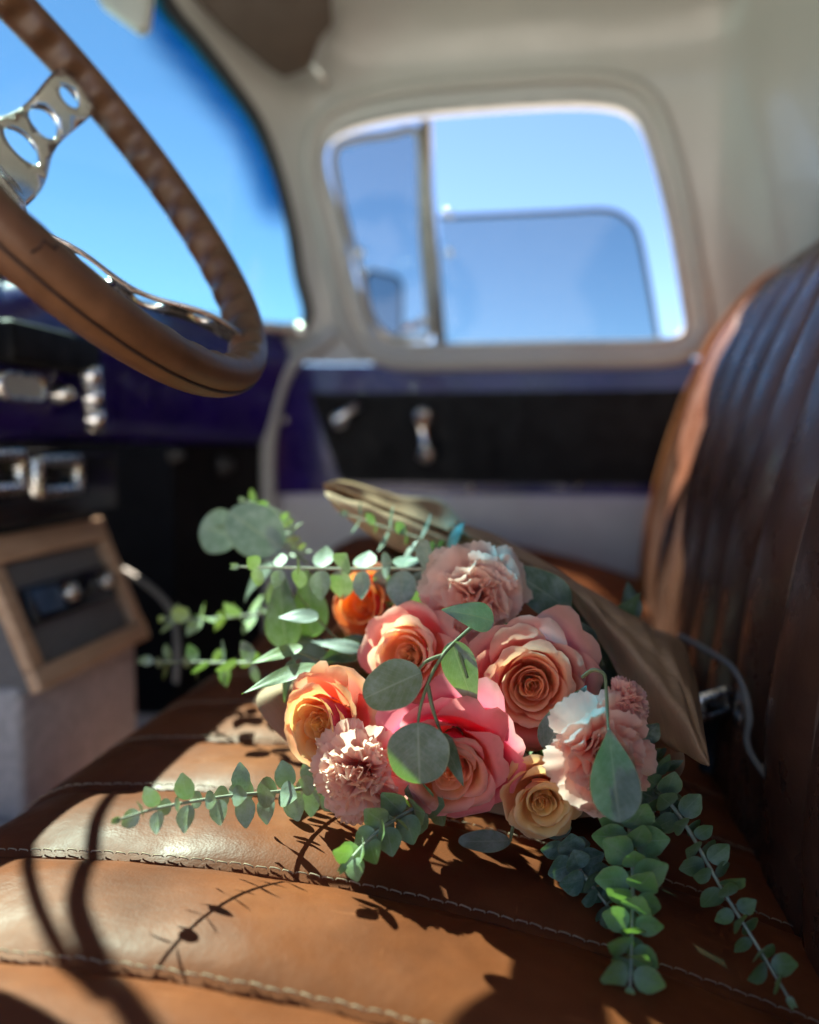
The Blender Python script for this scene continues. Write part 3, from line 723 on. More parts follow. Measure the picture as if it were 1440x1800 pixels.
# buckle and strap by the seat back
bk = MB(); c = Wz(1256, 1238, -.02)
R_ = rrect(-.018, -.012, .018, .012, .005, 3); c = W(1256, 1238, .695); e1 = unit(CR + CU * .3); e2 = unit(np.cross(CF, e1))
bk.grid(np.array([[c + e1 * a + e2 * b, c + e1 * a * .9 + e2 * b * .9 - CF * .006, c + e1 * a * .45 + e2 * b * .45 - CF * .004] for a, b in R_]), closed_u=True)
o = bk.build('belt_buckle', M_brushed); tag(o, 'small metal lap belt buckle in the gap by the seat back', 'buckle')
MB().tube([c, c + CF * .03 + CR * .01 - nv(0, 0, .02), c + CF * .05 + CR * .02 - nv(0, 0, .08)], .012, 8, flat=.25).build('belt_webbing', M_rubber, o)
sc_ = catmull([W(1196, 1118, .77), W(1240, 1142, .725), W(1285, 1172, .665), W(1308, 1210, .615), W(1318, 1260, .600), W(1326, 1335, .592), nv(.195, .52, -.03), nv(.225, .53, -.10)], 8)
tag(MB().tube(sc_, .0028, 8).build('cord', M_cord), 'pale grey cord looping down against the seat back behind the paper', 'cord')

# ------------------------------------------------------------------ bouquet
GATHER = nv(-.01, .95, .035)            # where the stems are gathered, well behind the heads
def rot_frame(axis, roll=0):
    a = unit(axis); e = unit(np.cross(nv(0, 0, 1), a)) if abs(a[2]) < .95 else nv(1, 0, 0); g_ = np.cross(a, e)
    return math.cos(roll) * e + math.sin(roll) * g_, -math.sin(roll) * e + math.cos(roll) * g_, a
def stem_to(o, c, axis, r=.0026):
    p1 = c - axis * .03; P = catmull([c - axis * .012, p1, p1 * .6 + GATHER * .4 + nv(0, 0, -.012), GATHER + unit(c - GATHER) * .02], 6)
    MB().tube(P, r, 6).build('stem', M_stem, o)

def rose(px, py, d, rpx, tilt, label, inner, mid, rim_, outer, back, n=30, seed=0, openness=1.0, dome=.25, nu=11, nvv=10, roll=0):
    rg = np.random.default_rng(seed); c = W(px, py, d); R = rpx / 1440. * d
    axis = unit(-CF + CR * tilt[0] + CU * tilt[1]); e1, e2, a = rot_frame(axis, roll)
    o = empty('rose', c - axis * R * .9, label, 'rose', 'roses in the bouquet')
    for i in range(n):
        t = i / (n - 1.); phi = i * 2.39996 + rg.normal() * .12
        g1, g2 = sm((t - .36) / .10), sm((t - .64) / .10)
        rt = R * ((.04 + .62 * min(t, .42)) * (1 - g1) + g1 * (1 - g2) * (.42 + .55 * (t - .42)) + g2 * (.64 + openness * (.12 + .85 * (t - .70)))) * (1 + rg.normal() * .03)
        rm = rt * (.96 - .18 * t)
        tl = rg.normal() * .08 * (.4 + t); ox, oy = rg.normal(size=2) * R * .035 * (1 - t * .5)
        zt = R * (dome * (1 - g1) * (.75 + .25 * math.exp(-(t / .12) ** 2)) + g1 * (1 - g2) * (dome + .16 - .25 * (t - .42)) + g2 * (dome + .02 - openness * 1.35 * (t - .66))) + rg.normal() * R * .02
        zb = -R * (.22 + .53 * sm(t / .5)); A0 = 1.95 - .75 * g1 - .40 * g2; rb = R * (.03 + .14 * t)
        curl = R * (.02 + .11 * g1 + .10 * openness * g2) * rg.uniform(.3, 1.6); asym = rg.uniform(.05, .14) * (1 - .5 * t); w1, w2 = rg.uniform(0, 6, 2); tipp = rg.uniform(0, .05)
        u = np.linspace(-1, 1, nu)[:, None]; v = np.linspace(0, 1, nvv)[None, :] ** .85
        ve = v * (1 - .30 * np.abs(u) ** 2.8 + tipp * np.exp(-(u / .25) ** 2) * 1 - .05 * sm(1 - np.abs(u) / .3) * (t > .5))
        r = rb + (rm - rb) * sm(ve / .62) ** .8 + (rt - rm) * sm((ve - .45) / .55)
        z = zb + (zt - zb) * (1 - np.clip(1 - ve, 0, 1) ** 1.35)
        cu = np.clip((ve - .80 + .10 * np.abs(u)) / .26, 0, 1.2)
        r = r + curl * cu ** 1.6; z = z - curl * 1.0 * cu ** 2.6
        r = r * (1 + asym * u) + R * .022 * np.sin(5.2 * u + w1) * ve ** 4 * (.5 + t); z = z + R * .018 * np.sin(8 * u + w2) * ve ** 4 + R * tl * u * ve ** 2
        ang = phi + u * A0 * (.55 + .45 * sm(ve / .5)) * (1 - .12 * ve ** 3)
        P = c + (ox * ve + r * np.cos(ang))[..., None] * e1 + (oy * ve + r * np.sin(ang))[..., None] * e2 + z[..., None] * a
        # pigment: warm throat -> body -> rim, outer petals pinker
        k = sm((t - .5) / .45); body = mid * (1 - k) + outer * k; th = inner * (1 - k) + (outer * nv(.86, .62, .62)) * k
        edge = sm((ve - .66 + .18 * np.abs(u)) / .34)[..., None]; base = sm((.60 - ve) / .45)[..., None]
        colr = body * (1 - base) + th * base; em = edge * (.25 + .55 * sm((t - .1) / .5)); colr = colr * (1 - em) + (rim_ * (1 - .35 * k) + outer * .35 * k) * em
        lip = sm((ve - .93) / .07)[..., None]; colr = colr * (1 - lip * .3) + nv(.93, .76, .62) * lip * .3
        vr = rg.uniform(.92, 1.06); colr = np.clip(colr * vr, 0, .95)
        cb = np.clip(colr * (1 - .8 * g1) + (back * (1 - .45 * lip)) * .8 * g1 + nv(.9, .7, .6) * lip * .3 * g1, 0, .95)
        uvg = np.stack([np.broadcast_to(u * .5 + .5 + i * .37, ve.shape), ve], -1)
        MB().grid(P, col=cb, colb=colr, uv=uvg).build('petal', M_rose, o)
    stem_to(o, c - axis * R * .6, axis)
    # sepals under the head
    for k in range(5):
        ang = k * 2 * PI / 5 + .3; d_ = math.cos(ang) * e1 + math.sin(ang) * e2; b0 = c - a * R * .72; s_ = np.cross(a, d_)
        G = [[b0 + d_ * R * (.10 + .75 * q) - a * R * (.12 * q * q) + s_ * R * .11 * ww * math.sin(PI * (q * .9 + .1)) for ww in (-1, 0, 1)] for q in np.linspace(0, 1, 6)]
        MB().grid(np.array(G), col=nv(.07, .12, .04)).build('sepal', M_leaf, o)
    return o

def carnation(px, py, d, rpx, tilt, label, col, deep, pale, n=44, seed=0, nu=25, nvv=9, dome=.5, wide=1., ruf=1., frill=1.):
    rg = np.random.default_rng(seed); c = W(px, py, d); R = rpx / 1440. * d
    axis = unit(-CF + CR * tilt[0] + CU * tilt[1]); e1, e2, a = rot_frame(axis)
    o = empty('carnation', c - axis * R * .9, label, 'carnation', 'pink carnations in the bouquet')
    for i in range(n):
        t = ((i + .5) / n) ** .80; phi = i * 2.39996 + rg.normal() * .35
        th = t + rg.normal() * .07
        B0 = nv(.03, -.75); B1 = nv(.05 + .30 * th, .25 - .25 * th); B2 = nv(.06 + .90 * th, dome * (1 - max(th, 0) ** 1.8) - .22 * th ** 2) * (1 + rg.normal() * .04)
        fan = rg.uniform(.42, .66) * (.55 + .45 * t) * wide; k1 = rg.uniform(4.5, 8.) * ruf; p1, p2, p3 = rg.uniform(0, 6, 3); ra = rg.uniform(.05, .10) * (1.5 - .75 * t); bend = rg.uniform(-.1, .25); twist = rg.normal() * .5 * (1 - t)
        u = np.linspace(-1, 1, nu); s = np.linspace(0, 1, nvv) ** .8
        jag = frill * .040 * (np.abs(((u * 10 + p3) % 2) - 1) - .5) + .016 * np.sin(u * 31 + p1)
        U, S_ = np.meshgrid(u, s, indexing='ij'); smax = (1 - .30 * np.abs(u) ** 2.4 + jag)[:, None]; S2 = S_ * smax
        r = ((1 - S2) ** 2 * B0[0] + 2 * S2 * (1 - S2) * B1[0] + S2 ** 2 * B2[0]); z = ((1 - S2) ** 2 * B0[1] + 2 * S2 * (1 - S2) * B1[1] + S2 ** 2 * B2[1])
        wdt = fan * S2 ** 1.5
        rip = ra * S2 ** 2.2 * (np.sin(k1 * U + p1) + .45 * np.sin(2.1 * k1 * U + p2)) + .026 * frill * S2 ** 6 * np.sin(15 * U + p3) + bend * (U ** 2) * S2 ** 2 * .35
        dr = B2[0] - B1[0]; dz = B2[1] - B1[1]; nl = math.hypot(dr, dz); nr, nz = -dz / nl, dr / nl
        r = r + rip * nr; z = z + rip * nz; z = z - .10 * np.clip(S2 - .75, 0, 1) * t * 2
        rd = math.cos(phi) * e1 + math.sin(phi) * e2; tg = -math.sin(phi) * e1 + math.cos(phi) * e2; tg = unit(tg * math.cos(twist) + rd * math.sin(twist))
        P = c + R * (r[..., None] * rd + (U * wdt)[..., None] * tg + z[..., None] * a)
        e_ = sm((S2 - .55) / .45)[..., None]; bs = sm((.6 - S2) / .5)[..., None]
        kk = rg.uniform(.0, 1.)
        cl = (col * (1 - .25 * kk) + deep * .25 * kk); cl = cl * (1 - bs * .6) + deep * bs * .6; cl = cl * (1 - e_ * .45) + pale * e_ * .45
        lip = sm((S_ - .93) / .07)[..., None]; cl = np.clip(cl * (1 - .3 * lip) + pale * .3 * lip, 0, .95)
        uvg = np.stack([U * .5 + .5 + i * .31, S2], -1)
        MB().grid(P, col=cl, colb=cl, uv=uvg).build('petal', M_carn, o)
    MB().lathe(c - a * R * 1.25, a, [(.0, 0), (.10 * R, .02 * R), (.17 * R, .2 * R), (.15 * R, .5 * R), (.12 * R, .62 * R)], 12).build('calyx', M_stem, o)
    stem_to(o, c - axis * R * 1.1, axis, .0022)
    return o

L_ = lin
PEACH, ORANGE, YEL, PINK, HOT, PALE, ROSEP = L_(250, 176, 118), L_(246, 146, 78), L_(252, 196, 104), L_(240, 122, 128), L_(214, 40, 100), L_(250, 196, 178), L_(236, 96, 122)
rose(934, 1204, .515, 112, (-.10, .06), 'large open coral rose with orange swirl centre, between the two upper carnations', L_(255, 158, 44), L_(255, 176, 88), L_(255, 208, 172), L_(251, 142, 140), L_(245, 92, 138), 38, 11, 1.0, .20, nvv=12)
rose(722, 1152, .545, 91, (-.42, .10), 'pink and cream rose left of the coral rose, opening leftwards', L_(254, 218, 110), L_(254, 198, 120), L_(255, 204, 178), L_(252, 154, 146), L_(246, 108, 142), 32, 12, .9, .30, roll=1.)
rose(574, 1268, .515, 94, (-.62, .02), 'yellow orange rose with magenta outer petals at the left edge of the bouquet', L_(254, 206, 82), L_(254, 190, 88), L_(254, 204, 134), L_(250, 146, 124), L_(234, 84, 156), 32, 13, .95, .34, roll=2.)
rose(794, 1346, .482, 122, (-.12, -.38), 'large hot pink rose with orange heart, half behind the round green leaf', L_(253, 146, 46), L_(254, 166, 84), L_(254, 176, 168), L_(244, 78, 130), L_(232, 24, 112), 38, 14, 1.0, .22, roll=.5, nvv=12)
rose(952, 1404, .482, 80, (-.05, -.18), 'small peach yellow rose lowest in the bouquet', L_(254, 188, 64), L_(254, 202, 106), L_(254, 216, 156), L_(254, 190, 124), L_(253, 186, 150), 34, 15, .75, .30, roll=3.)
rose(645, 1062, .615, 72, (-.55, .20), 'shaded orange rose with red outer petals behind the grey sprig', L_(252, 160, 40), L_(253, 160, 50), L_(250, 150, 80), L_(250, 120, 60), L_(222, 30, 70), 22, 16, .7, .3, roll=4.)
CARN, CDEEP, CPALE = L_(255, 190, 166), L_(254, 150, 124), L_(255, 230, 214)
carnation(838, 1046, .562, 110, (-.02, .12), 'pale pink carnation at the top of the bouquet', L_(255, 206, 186), L_(254, 170, 146), CPALE, 36, 21, wide=1.38, ruf=.7, frill=.4)
carnation(1056, 1326, .462, 124, (.10, .02), 'salmon pink carnation at the right, behind the long grey leaf', CARN, CDEEP, CPALE, 38, 22, wide=1.32, ruf=.75, frill=.45)
carnation(632, 1366, .488, 104, (-.18, -.08), 'dense frilly pink carnation low at the left above the seat', L_(255, 202, 182), L_(254, 166, 144), CPALE, 50, 23, dome=.55)
carnation(1094, 1238, .478, 60, (.15, .45), 'small half open pink carnation above the salmon one, by the paper', L_(246, 186, 172), CDEEP, CPALE, 22, 24, dome=.9)

# ---- leaves
def leaf_grid(base, tip, nrm, wid, shape='ovate', bend=0., fold=.12, wave=.0, seed=0, nu=9, nl=11):
    rg = np.random.default_rng(seed); base, tip = np.asarray(base), np.asarray(tip); L = np.linalg.norm(tip - base); y = (tip - base) / L
    nrm = np.asarray(nrm, float); nrm = unit(nrm - y * (nrm @ y)); x = np.cross(y, nrm)
    t = (1 - np.cos(np.linspace(0, PI, nl))) / 2; u = np.linspace(-1, 1, nu)
    if shape == 'ovate': wf = (np.sin(PI * t ** .62) ** .75) * (1 - .35 * t ** 2)
    elif shape == 'euc': wf = np.clip(1 - (2 * t - 1) ** 2, 0, 1) ** .5 * (1.12 - .32 * t) * (1 - .42 * sm((t - .58) / .42))
    elif shape == 'round': wf = np.sqrt(np.clip(1 - (2 * t - 1) ** 2, 0, 1)) * (1.0 - .04 * t)
    elif shape == 'obovate': wf = np.sin(PI * t ** 1.1) ** .65 * (.86 + .2 * t)
    else: wf = np.sin(PI * t ** .8) ** .9
    if shape == 'obovate': wf = np.sin(PI * t ** 1.45) ** .62 * (.75 + .25 * t)
    wf = wf / wf.max(); wf[0] = max(wf[0], .03); wf[-1] = max(wf[-1], .015)
    U, T = np.meshgrid(u, t, indexing='ij'); ph = rg.uniform(0, 6, 2)
    X = U * wf[None, :] * wid / 2 * (1 + .03 * np.sin(9 * T + ph[0])); Z = bend * L * (4 * T * (1 - T) - 0) * .5 + fold * np.abs(X) + wave * L * np.sin(7 * T + ph[1] + 2 * U) * np.abs(U) ** 2
    P = base + (T * L)[..., None] * y + X[..., None] * x + Z[..., None] * nrm
    return P, np.stack([U, T], -1)
def leaf(o, base, tip, nrm, wid, col, shape='ovate', m_=None, seed=0, colvar=.12, name='leaf', **k):
    rg = np.random.default_rng(seed + 7); P, uv = leaf_grid(base, tip, nrm, wid, shape, seed=seed, **k)
    t = uv[..., 1:2]; c = np.asarray(col) * rg.uniform(1 - colvar, 1 + colvar) * (1 + .15 * (t - .5))
    if m_ in (M_small, M_fresh):
        pb = .55 * np.exp(-(t / .28) ** 2); c = c * (1 - pb) + nv(.36, .46, .38) * pb       # waxy pale base
        eg = .45 * sm((np.abs(uv[..., 0:1]) - .72) / .28) * sm((t - .2) / .4); c = c * (1 - eg) + nv(.22, .27, .09) * eg

    return MB().grid(P, col=np.clip(c, 0, 1), uv=uv).build(name, m_ or M_leaf, o)

def sprig(label, pts, n, l0, l1, col, tipcol, fwd=.35, wr=.8, roll=0., view=.5, shape='euc', seed=0, m_=None, droop=0., face=.0, stem_r=.0014, stemm=None, bud=True):
    """eucalyptus shoot: opposite pairs of leaves, each pair turned a quarter against the last"""
    rg = np.random.default_rng(seed); P = catmull([W(*p) for p in pts], 10); L = np.concatenate([[0], np.cumsum(np.linalg.norm(np.diff(P, axis=0), axis=1))])
    o = empty('eucalyptus_sprig', P[0], label, 'eucalyptus', 'eucalyptus sprigs in the bouquet')
    rr_ = np.linspace(stem_r, stem_r * .5, len(P)); MB().tube(P, rr_, 6).build('stem', stemm or M_palestem, o)
    at = lambda s: np.stack([np.interp(s, L, P[:, k]) for k in range(3)], -1)
    for i in range(n):
        q = 1 - (1 - (i + .3) / n) ** 1.0; s = L[-1] * (q * .97); T = unit(at(min(s + .004, L[-1])) - at(max(s - .004, 0))); p = at(s)
        e = unit(np.cross(T, CF)); g_ = np.cross(T, e); al = roll + i * PI / 2 + rg.normal() * .26
        ll = (l0 + (l1 - l0) * q) * rg.uniform(.84, 1.16); fw = fwd + .5 * q ** 3
        for sgn in (1, -1):
            if 1 < i < n - 2 and rg.uniform() < .06: continue
            dr = sgn * (math.cos(al) * e + math.sin(al) * g_); dr = unit(dr + T * (fw + rg.normal() * .12) + nv(0, 0, -droop) - CF * face * rg.uniform(.3, 1))
            nr = unit(T * (1 - .5 * view) + rg.normal(size=3) * .18 + CU * .2 - CF * view * rg.uniform(.4, 1.6))
            k = q ** 1.5; cc = np.asarray(col) * (1 - k) + np.asarray(tipcol) * k
            b_ = p + dr * stem_r
            leaf(o, b_, b_ + dr * ll, nr, ll * wr * rg.uniform(.9, 1.08), cc, shape, m_ or M_small, seed=seed * 100 + i * 2 + (sgn > 0), fold=rg.uniform(.05, .22), bend=rg.uniform(-.10, .16), nu=7, nl=9)
    if bud:
        T = unit(P[-1] - P[-3])
        for k in range(2):
            dr = unit(T + .25 * (1 - 2 * k) * np.cross(T, CF)); leaf(o, P[-1], P[-1] + dr * l1 * .55, np.cross(dr, np.cross(T, CF)) + CU * .3, l1 * .3, tipcol, 'ovate', m_ or M_small, seed=seed + k, nu=5, nl=6)
    return o
SAGE, GREYG, DARKG, BRIGHT, YELG = nv(.27, .34, .26), nv(.12, .19, .155), nv(.045, .085, .05), nv(.12, .24, .075), nv(.34, .42, .06)
sprig('sage grey sprig reaching left over the sunlit seat', [(620, 1366, .56), (520, 1388, .515), (400, 1400, .470), (290, 1418, .438), (212, 1440, .418)], 18, .0235, .0105, SAGE, nv(.26, .32, .10), .05, .80, .6, view=.75, seed=1)
sprig('blue grey sprig stretched leftwards above the orange rose', [(790, 1000, .60), (700, 1000, .60), (600, 1000, .60), (510, 998, .60), (420, 996, .60)], 10, .036, .013, nv(.11, .20, .19), nv(.22, .30, .10), -.10, .74, .8, view=1.3, seed=2, droop=.45)
sprig('stubby green sprig pointing down under the frilly carnation', [(770, 1400, .50), (720, 1425, .48), (660, 1465, .46), (608, 1520, .44)], 11, .0195, .0125, nv(.10, .20, .075), nv(.20, .30, .06), .35, .95, .2, view=.7, seed=3, face=.2, m_=M_fresh)
sprig('bright green sprig hanging straight down under the salmon carnation', [(1105, 1440, .475), (1112, 1520, .45), (1112, 1600, .43), (1110, 1680, .412), (1108, 1735, .402)], 15, .0195, .0135, nv(.14, .29, .085), nv(.24, .36, .075), -.22, .92, .10, view=.7, seed=4, face=.25, m_=M_fresh)
sprig('thin trailing sprig furthest right, its small leaves down to the seat corner', [(1140, 1360, .505), (1205, 1450, .48), (1265, 1555, .455), (1330, 1660, .43), (1385, 1752, .415)], 18, .0155, .0115, nv(.12, .20, .09), nv(.19, .28, .07), -.2, .92, .4, view=.8, seed=5, face=.15, m_=M_fresh)
sprig('short dark sprig tucked behind the bright green hanging one', [(985, 1475, .50), (1020, 1530, .478), (1055, 1575, .463), (1090, 1620, .45)], 10, .0175, .0125, nv(.09, .16, .11), nv(.09, .16, .08), -.1, .95, .9, view=.8, seed=6, face=.15)
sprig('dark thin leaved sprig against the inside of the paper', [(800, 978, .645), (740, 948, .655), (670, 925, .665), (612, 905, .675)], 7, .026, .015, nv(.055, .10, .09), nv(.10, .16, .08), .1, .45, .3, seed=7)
sprig('yellow green blurred sprig sticking out over the far seat edge', [(500, 1070, .74), (430, 1082, .76), (360, 1088, .78), (290, 1088, .80)], 9, .022, .017, nv(.26, .36, .10), nv(.36, .44, .08), .2, .85, .6, view=.8, seed=8)
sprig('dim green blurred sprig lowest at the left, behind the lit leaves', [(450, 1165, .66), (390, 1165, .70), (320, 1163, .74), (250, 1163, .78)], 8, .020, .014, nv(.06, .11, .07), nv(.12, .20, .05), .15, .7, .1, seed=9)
sprig('small pale sprig curling up highest at the left', [(525, 985, .70), (515, 940, .71), (490, 900, .72), (430, 880, .73)], 7, .013, .012, nv(.30, .36, .16), nv(.36, .44, .10), .2, .9, .2, seed=10)
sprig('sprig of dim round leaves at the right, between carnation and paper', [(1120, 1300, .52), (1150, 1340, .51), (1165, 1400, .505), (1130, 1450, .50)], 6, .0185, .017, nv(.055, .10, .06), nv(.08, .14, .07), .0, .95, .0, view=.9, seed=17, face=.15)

def branch(label, stems, leaves, seed=0, sr=.0013, name='eucalyptus_branch', mt=None):
    """stems: lists of (px, py, depth); leaves: (base px, tip px, depth base, depth tip, width px, colour, shape, normal offset (r, u), bend)"""
    P0 = W(*stems[0][0]); o = empty(name, P0, label, 'eucalyptus', 'broad leaved eucalyptus in the bouquet')
    for st_ in stems:
        P = catmull([W(*p) for p in st_], 8); MB().tube(P, np.linspace(sr, sr * .6, len(P)), 6).build('stem', M_stem, o)
    for i, (b, tp_, d0, d1, wpx, col, shp, no, bend) in enumerate(leaves):
        nr = unit(-CF + CR * no[0] + CU * no[1])
        leaf(o, W(*b, d0), W(*tp_, d1), nr, wpx / 1440. * (d0 + d1) / 2, col, shp, mt or M_leaf, seed=seed * 50 + i, bend=bend, fold=.06, wave=.012, nu=13, nl=17, colvar=.05)
    return o
GG, TEAL_LIGHT = nv(.085, .135, .095), nv(.12, .23, .22)  # teal leaf colour carries sunlight tinted by the windshield band
branch('thin branch of five broad green leaves hanging over the pink roses',
       [[(850, 1085, .50), (815, 1115, .485), (780, 1150, .47), (755, 1195, .462), (740, 1240, .456), (735, 1272, .452)], [(778, 1152, .47), (755, 1160, .466), (742, 1170, .462), (728, 1190, .460)],
        [(800, 1128, .48), (812, 1160, .475), (822, 1192, .47)], [(752, 1205, .461), (762, 1250, .457), (776, 1290, .455)]],
       [((741, 1182), (640, 1228), .458, .462, 86, nv(.10, .15, .07), 'round', (-.2, .35), .05), ((735, 1270), (738, 1378), .450, .446, 112, nv(.085, .135, .085), 'round', (-.15, .15), .05),
        ((794, 1128), (838, 1250), .478, .475, 62, nv(.085, .125, .095), 'ovate', (-.3, .1), .06), ((868, 1092), (776, 1072), .497, .49, 54, TEAL_LIGHT, 'ovate', (-.1, .55), .12),
        ((774, 1290), (815, 1382), .455, .455, 34, nv(.075, .12, .075), 'ovate', (.5, .1), .05)], 1)
branch('looped stalk with one long grey green leaf over the salmon carnation', [[(1025, 1190, .50), (1042, 1178, .485), (1062, 1185, .470), (1066, 1215, .458), (1068, 1250, .448), (1070, 1284, .440)]],
       [((1071, 1280), (1090, 1446), .440, .425, 92, nv(.10, .155, .125), 'obovate', (.0, .35), -.06)], 2)
branch('dark broad leaf standing between the coral rose and salmon carnation', [[(1020, 1300, .50), (1000, 1310, .49), (975, 1320, .485)]],
       [((958, 1318), (1032, 1205), .484, .486, 62, nv(.055, .085, .06), 'ovate', (-.5, .1), .10)], 3)
branch('grey oval leaf lying on the seat under the hot pink rose', [[(905, 1440, .49), (900, 1462, .482), (897, 1480, .476)]],
       [((897, 1478), (806, 1480), .474, .468, 46, nv(.085, .12, .10), 'round', (0, 1.6), .0)], 4)
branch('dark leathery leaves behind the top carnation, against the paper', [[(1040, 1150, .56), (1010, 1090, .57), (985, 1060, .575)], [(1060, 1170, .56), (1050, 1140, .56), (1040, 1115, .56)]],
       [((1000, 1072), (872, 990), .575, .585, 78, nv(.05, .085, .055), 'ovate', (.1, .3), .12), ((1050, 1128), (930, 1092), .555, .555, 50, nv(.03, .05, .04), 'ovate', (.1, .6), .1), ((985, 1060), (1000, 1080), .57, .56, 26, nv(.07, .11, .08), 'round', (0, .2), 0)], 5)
branch('blurred round silver leaves at the far left above the seat', [[(540, 990, .68), (500, 960, .70), (440, 930, .715), (380, 925, .72)]],
       [((497, 965), (402, 900), .70, .705, 92, nv(.13, .20, .16), 'round', (-.2, .3), .1), ((420, 945), (352, 925), .72, .73, 80, nv(.15, .23, .17), 'round', (-.6, .3), .1), ((480, 990), (430, 1060), .70, .71, 34, nv(.18, .24, .17), 'ovate', (-1.2, .4), .2)], 6, mt=M_silver)
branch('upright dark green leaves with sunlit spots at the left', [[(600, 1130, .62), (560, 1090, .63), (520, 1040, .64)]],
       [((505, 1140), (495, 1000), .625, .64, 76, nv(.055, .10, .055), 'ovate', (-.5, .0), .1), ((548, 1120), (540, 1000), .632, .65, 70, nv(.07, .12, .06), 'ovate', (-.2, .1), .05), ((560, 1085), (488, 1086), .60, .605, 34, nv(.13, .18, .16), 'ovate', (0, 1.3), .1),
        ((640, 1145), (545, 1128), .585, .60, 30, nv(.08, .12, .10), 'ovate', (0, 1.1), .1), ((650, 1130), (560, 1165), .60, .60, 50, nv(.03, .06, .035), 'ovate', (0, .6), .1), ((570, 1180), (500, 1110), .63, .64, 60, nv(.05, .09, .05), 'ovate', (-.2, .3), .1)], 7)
branch('two bright sunlit leaves pointing left from the yellow orange rose', [[(560, 1160, .56), (535, 1150, .565), (520, 1145, .57)], [(560, 1170, .555), (545, 1178, .55), (530, 1185, .545)]],
       [((532, 1138), (438, 1168), .57, .575, 30, nv(.17, .25, .05), 'ovate', (-.2, 1.2), .08), ((560, 1170), (425, 1220), .545, .53, 36, nv(.13, .20, .07), 'ovate', (-.2, 1.3), .1), ((515, 1160), (500, 1235), .57, .565, 26, nv(.06, .10, .05), 'ovate', (-.6, .2), .1)], 8)
# dark leaves that fill the heart of the bouquet
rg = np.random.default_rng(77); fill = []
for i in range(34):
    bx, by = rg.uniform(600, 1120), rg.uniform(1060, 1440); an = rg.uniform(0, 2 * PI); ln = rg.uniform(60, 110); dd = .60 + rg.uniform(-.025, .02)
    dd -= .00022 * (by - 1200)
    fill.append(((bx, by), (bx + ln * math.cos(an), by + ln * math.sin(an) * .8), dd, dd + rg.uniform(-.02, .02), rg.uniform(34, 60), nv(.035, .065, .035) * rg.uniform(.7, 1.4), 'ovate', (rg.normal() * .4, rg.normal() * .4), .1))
for b_, t_, d_ in (((890, 1235), (1000, 1150), .565), ((930, 1260), (1050, 1190), .56), ((900, 1190), (1010, 1110), .57), ((960, 1290), (1075, 1240), .55)):  # hidden leaves added to stop a sun patch on the seat
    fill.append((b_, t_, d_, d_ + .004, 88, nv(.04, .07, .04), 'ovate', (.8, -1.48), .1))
branch('dark filler leaves deep between the flower heads, some added to block sun', [[(870, 1240, .66), (880, 1230, .62), (860, 1220, .60)]], fill, 9)

# ---- kraft paper wrap
wrap = empty('paper_wrap', GATHER + nv(0, -.1, -.04), 'brown kraft paper sleeve wrapped around the bouquet', 'wrapping paper')
lip = catmull([W(*p) for p in ((452, 1240, .560), (490, 1190, .61), (590, 1100, .66), (675, 985, .69), (625, 915, .725), (572, 852, .745), (690, 896, .70), (800, 938, .665), (900, 985, .635), (985, 1030, .612), (1055, 1110, .585), (1130, 1215, .55), (1200, 1318, .515), (1180, 1380, .53), (1080, 1430, .55), (900, 1435, .56), (700, 1405, .57), (540, 1330, .56))], 8, True)
def cone_rows(L, rows, r_end=.035, seed=0):
    rg = np.random.default_rng(seed); G = []; n = len(L); a_ = unit(L.mean(0) - GATHER); ph = rg.uniform(0, 6, 3)
    for i, p in enumerate(L):
        q = p - GATHER; rad_ = q - a_ * (q @ a_); e_ = GATHER + unit(rad_) * r_end; row = []
        for t in np.linspace(0, 1, rows):
            w_ = .010 * math.sin(i * .33 + ph[0]) * math.sin(PI * t) + .006 * math.sin(i * .9 + 5 * t + ph[1]) * math.sin(PI * t)
            pp = p * (1 - t) + e_ * t + unit(rad_) * w_ + nv(0, 0, 0)
            pp[2] = max(pp[2], seat_z(pp[0], pp[1]) + .004)
            row.append(pp)
        G.append(row)
    return np.array(G)
G = cone_rows(lip, 14)
MB().grid(G, closed_u=True).build('paper_sheet', M_kraft, wrap, solid=.0006)
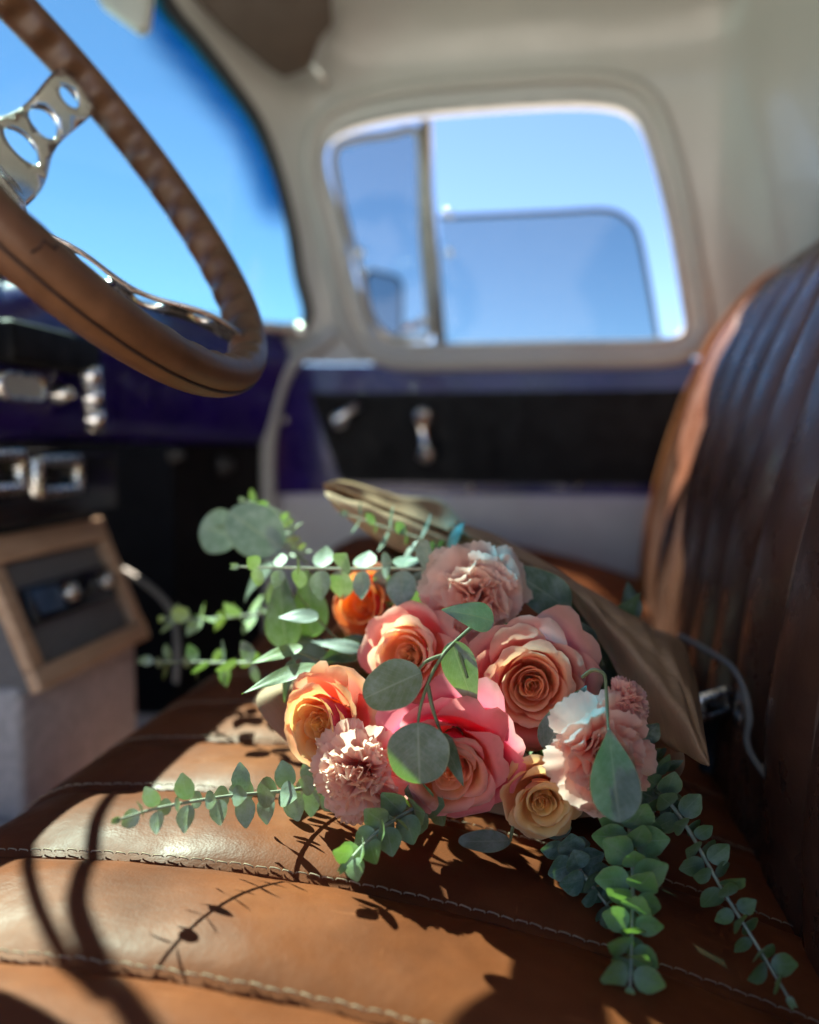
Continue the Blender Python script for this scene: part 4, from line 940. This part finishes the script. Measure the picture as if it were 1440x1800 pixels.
# the turned-back outer sheet at the right: inner edge, lip and back edge
inn = catmull([W(*p) for p in ((800, 950, .67), (868, 985, .63), (960, 1010, .605), (1030, 1090, .585), (1090, 1190, .558), (1150, 1290, .535), (1188, 1320, .525))], 8)
lp = catmull([W(*p) for p in ((788, 928, .675), (880, 964, .628), (1000, 1028, .592), (1060, 1085, .565), (1130, 1168, .535), (1190, 1250, .505), (1242, 1344, .475))], 8)
mid_ = catmull([W(*p) for p in ((794, 920, .685), (900, 962, .650), (1030, 1032, .617), (1110, 1085, .592), (1172, 1140, .57), (1215, 1220, .535), (1245, 1342, .478))], 8)
bk_ = catmull([W(*p) for p in ((805, 916, .70), (920, 966, .69), (1060, 1055, .67), (1150, 1105, .655), (1200, 1130, .64), (1225, 1210, .60), (1246, 1338, .485))], 8)
rows = [inn, inn * .55 + lp * .45 + CF * .004, lp, lp * .66 + mid_ * .34 - CF * .002, lp * .3 + mid_ * .7 - CF * .003, mid_, mid_ * .5 + bk_ * .5 - CF * .002, bk_]
rows = catmull(np.array(rows), 4); _ii, _jj = np.meshgrid(np.arange(rows.shape[0]), np.arange(rows.shape[1]), indexing='ij')
_wr = .0016 * np.sin(_ii * .55 + .21 * _jj) * np.sin(_jj * .37 - _ii * .12) + .0011 * np.sin(_jj * .9 + _ii * .8) - .0022 * np.exp(-((_ii - 14 - 2 * np.sin(_jj * .2)) / .8) ** 2)
rows = rows + _wr[..., None] * (-CF + CU * .5)
MB().grid(rows).build('folded_sheet', M_kraft, wrap, solid=.0007)
# the far sheet with its curled top edge and the flap behind it
low = catmull([W(*p) for p in ((588, 892, .705), (650, 940, .69), (715, 975, .68), (790, 1000, .665), (860, 1012, .65))], 8)
edg = catmull([W(*p) for p in ((571, 868, .715), (625, 884, .70), (700, 910, .69), (800, 946, .668), (880, 976, .640))], 8)
dip = catmull([W(*p) for p in ((576, 872, .728), (640, 890, .735), (712, 916, .745), (800, 948, .735), (872, 974, .70))], 8)
bak = catmull([W(*p) for p in ((572, 862, .738), (640, 876, .765), (715, 896, .785), (790, 922, .78), (850, 962, .73))], 8)
tpe = catmull([W(*p) for p in ((568, 850, .735), (612, 846, .77), (700, 872, .80), (775, 880, .80), (818, 926, .77))], 8)
rows = np.array([low, low * .5 + edg * .5 - CF * .004, edg, edg * .6 + dip * .4 + CU * .0015, dip, bak, tpe])
rows = catmull(rows, 4); _ii, _jj = np.meshgrid(np.arange(rows.shape[0]), np.arange(rows.shape[1]), indexing='ij')
rows = rows + (.0012 * np.sin(_jj * .8 + _ii * .3) * np.sin(_ii * .4))[..., None] * (CU - CF)
MB().grid(rows).build('curled_sheet', M_kraft, wrap, solid=.0007)
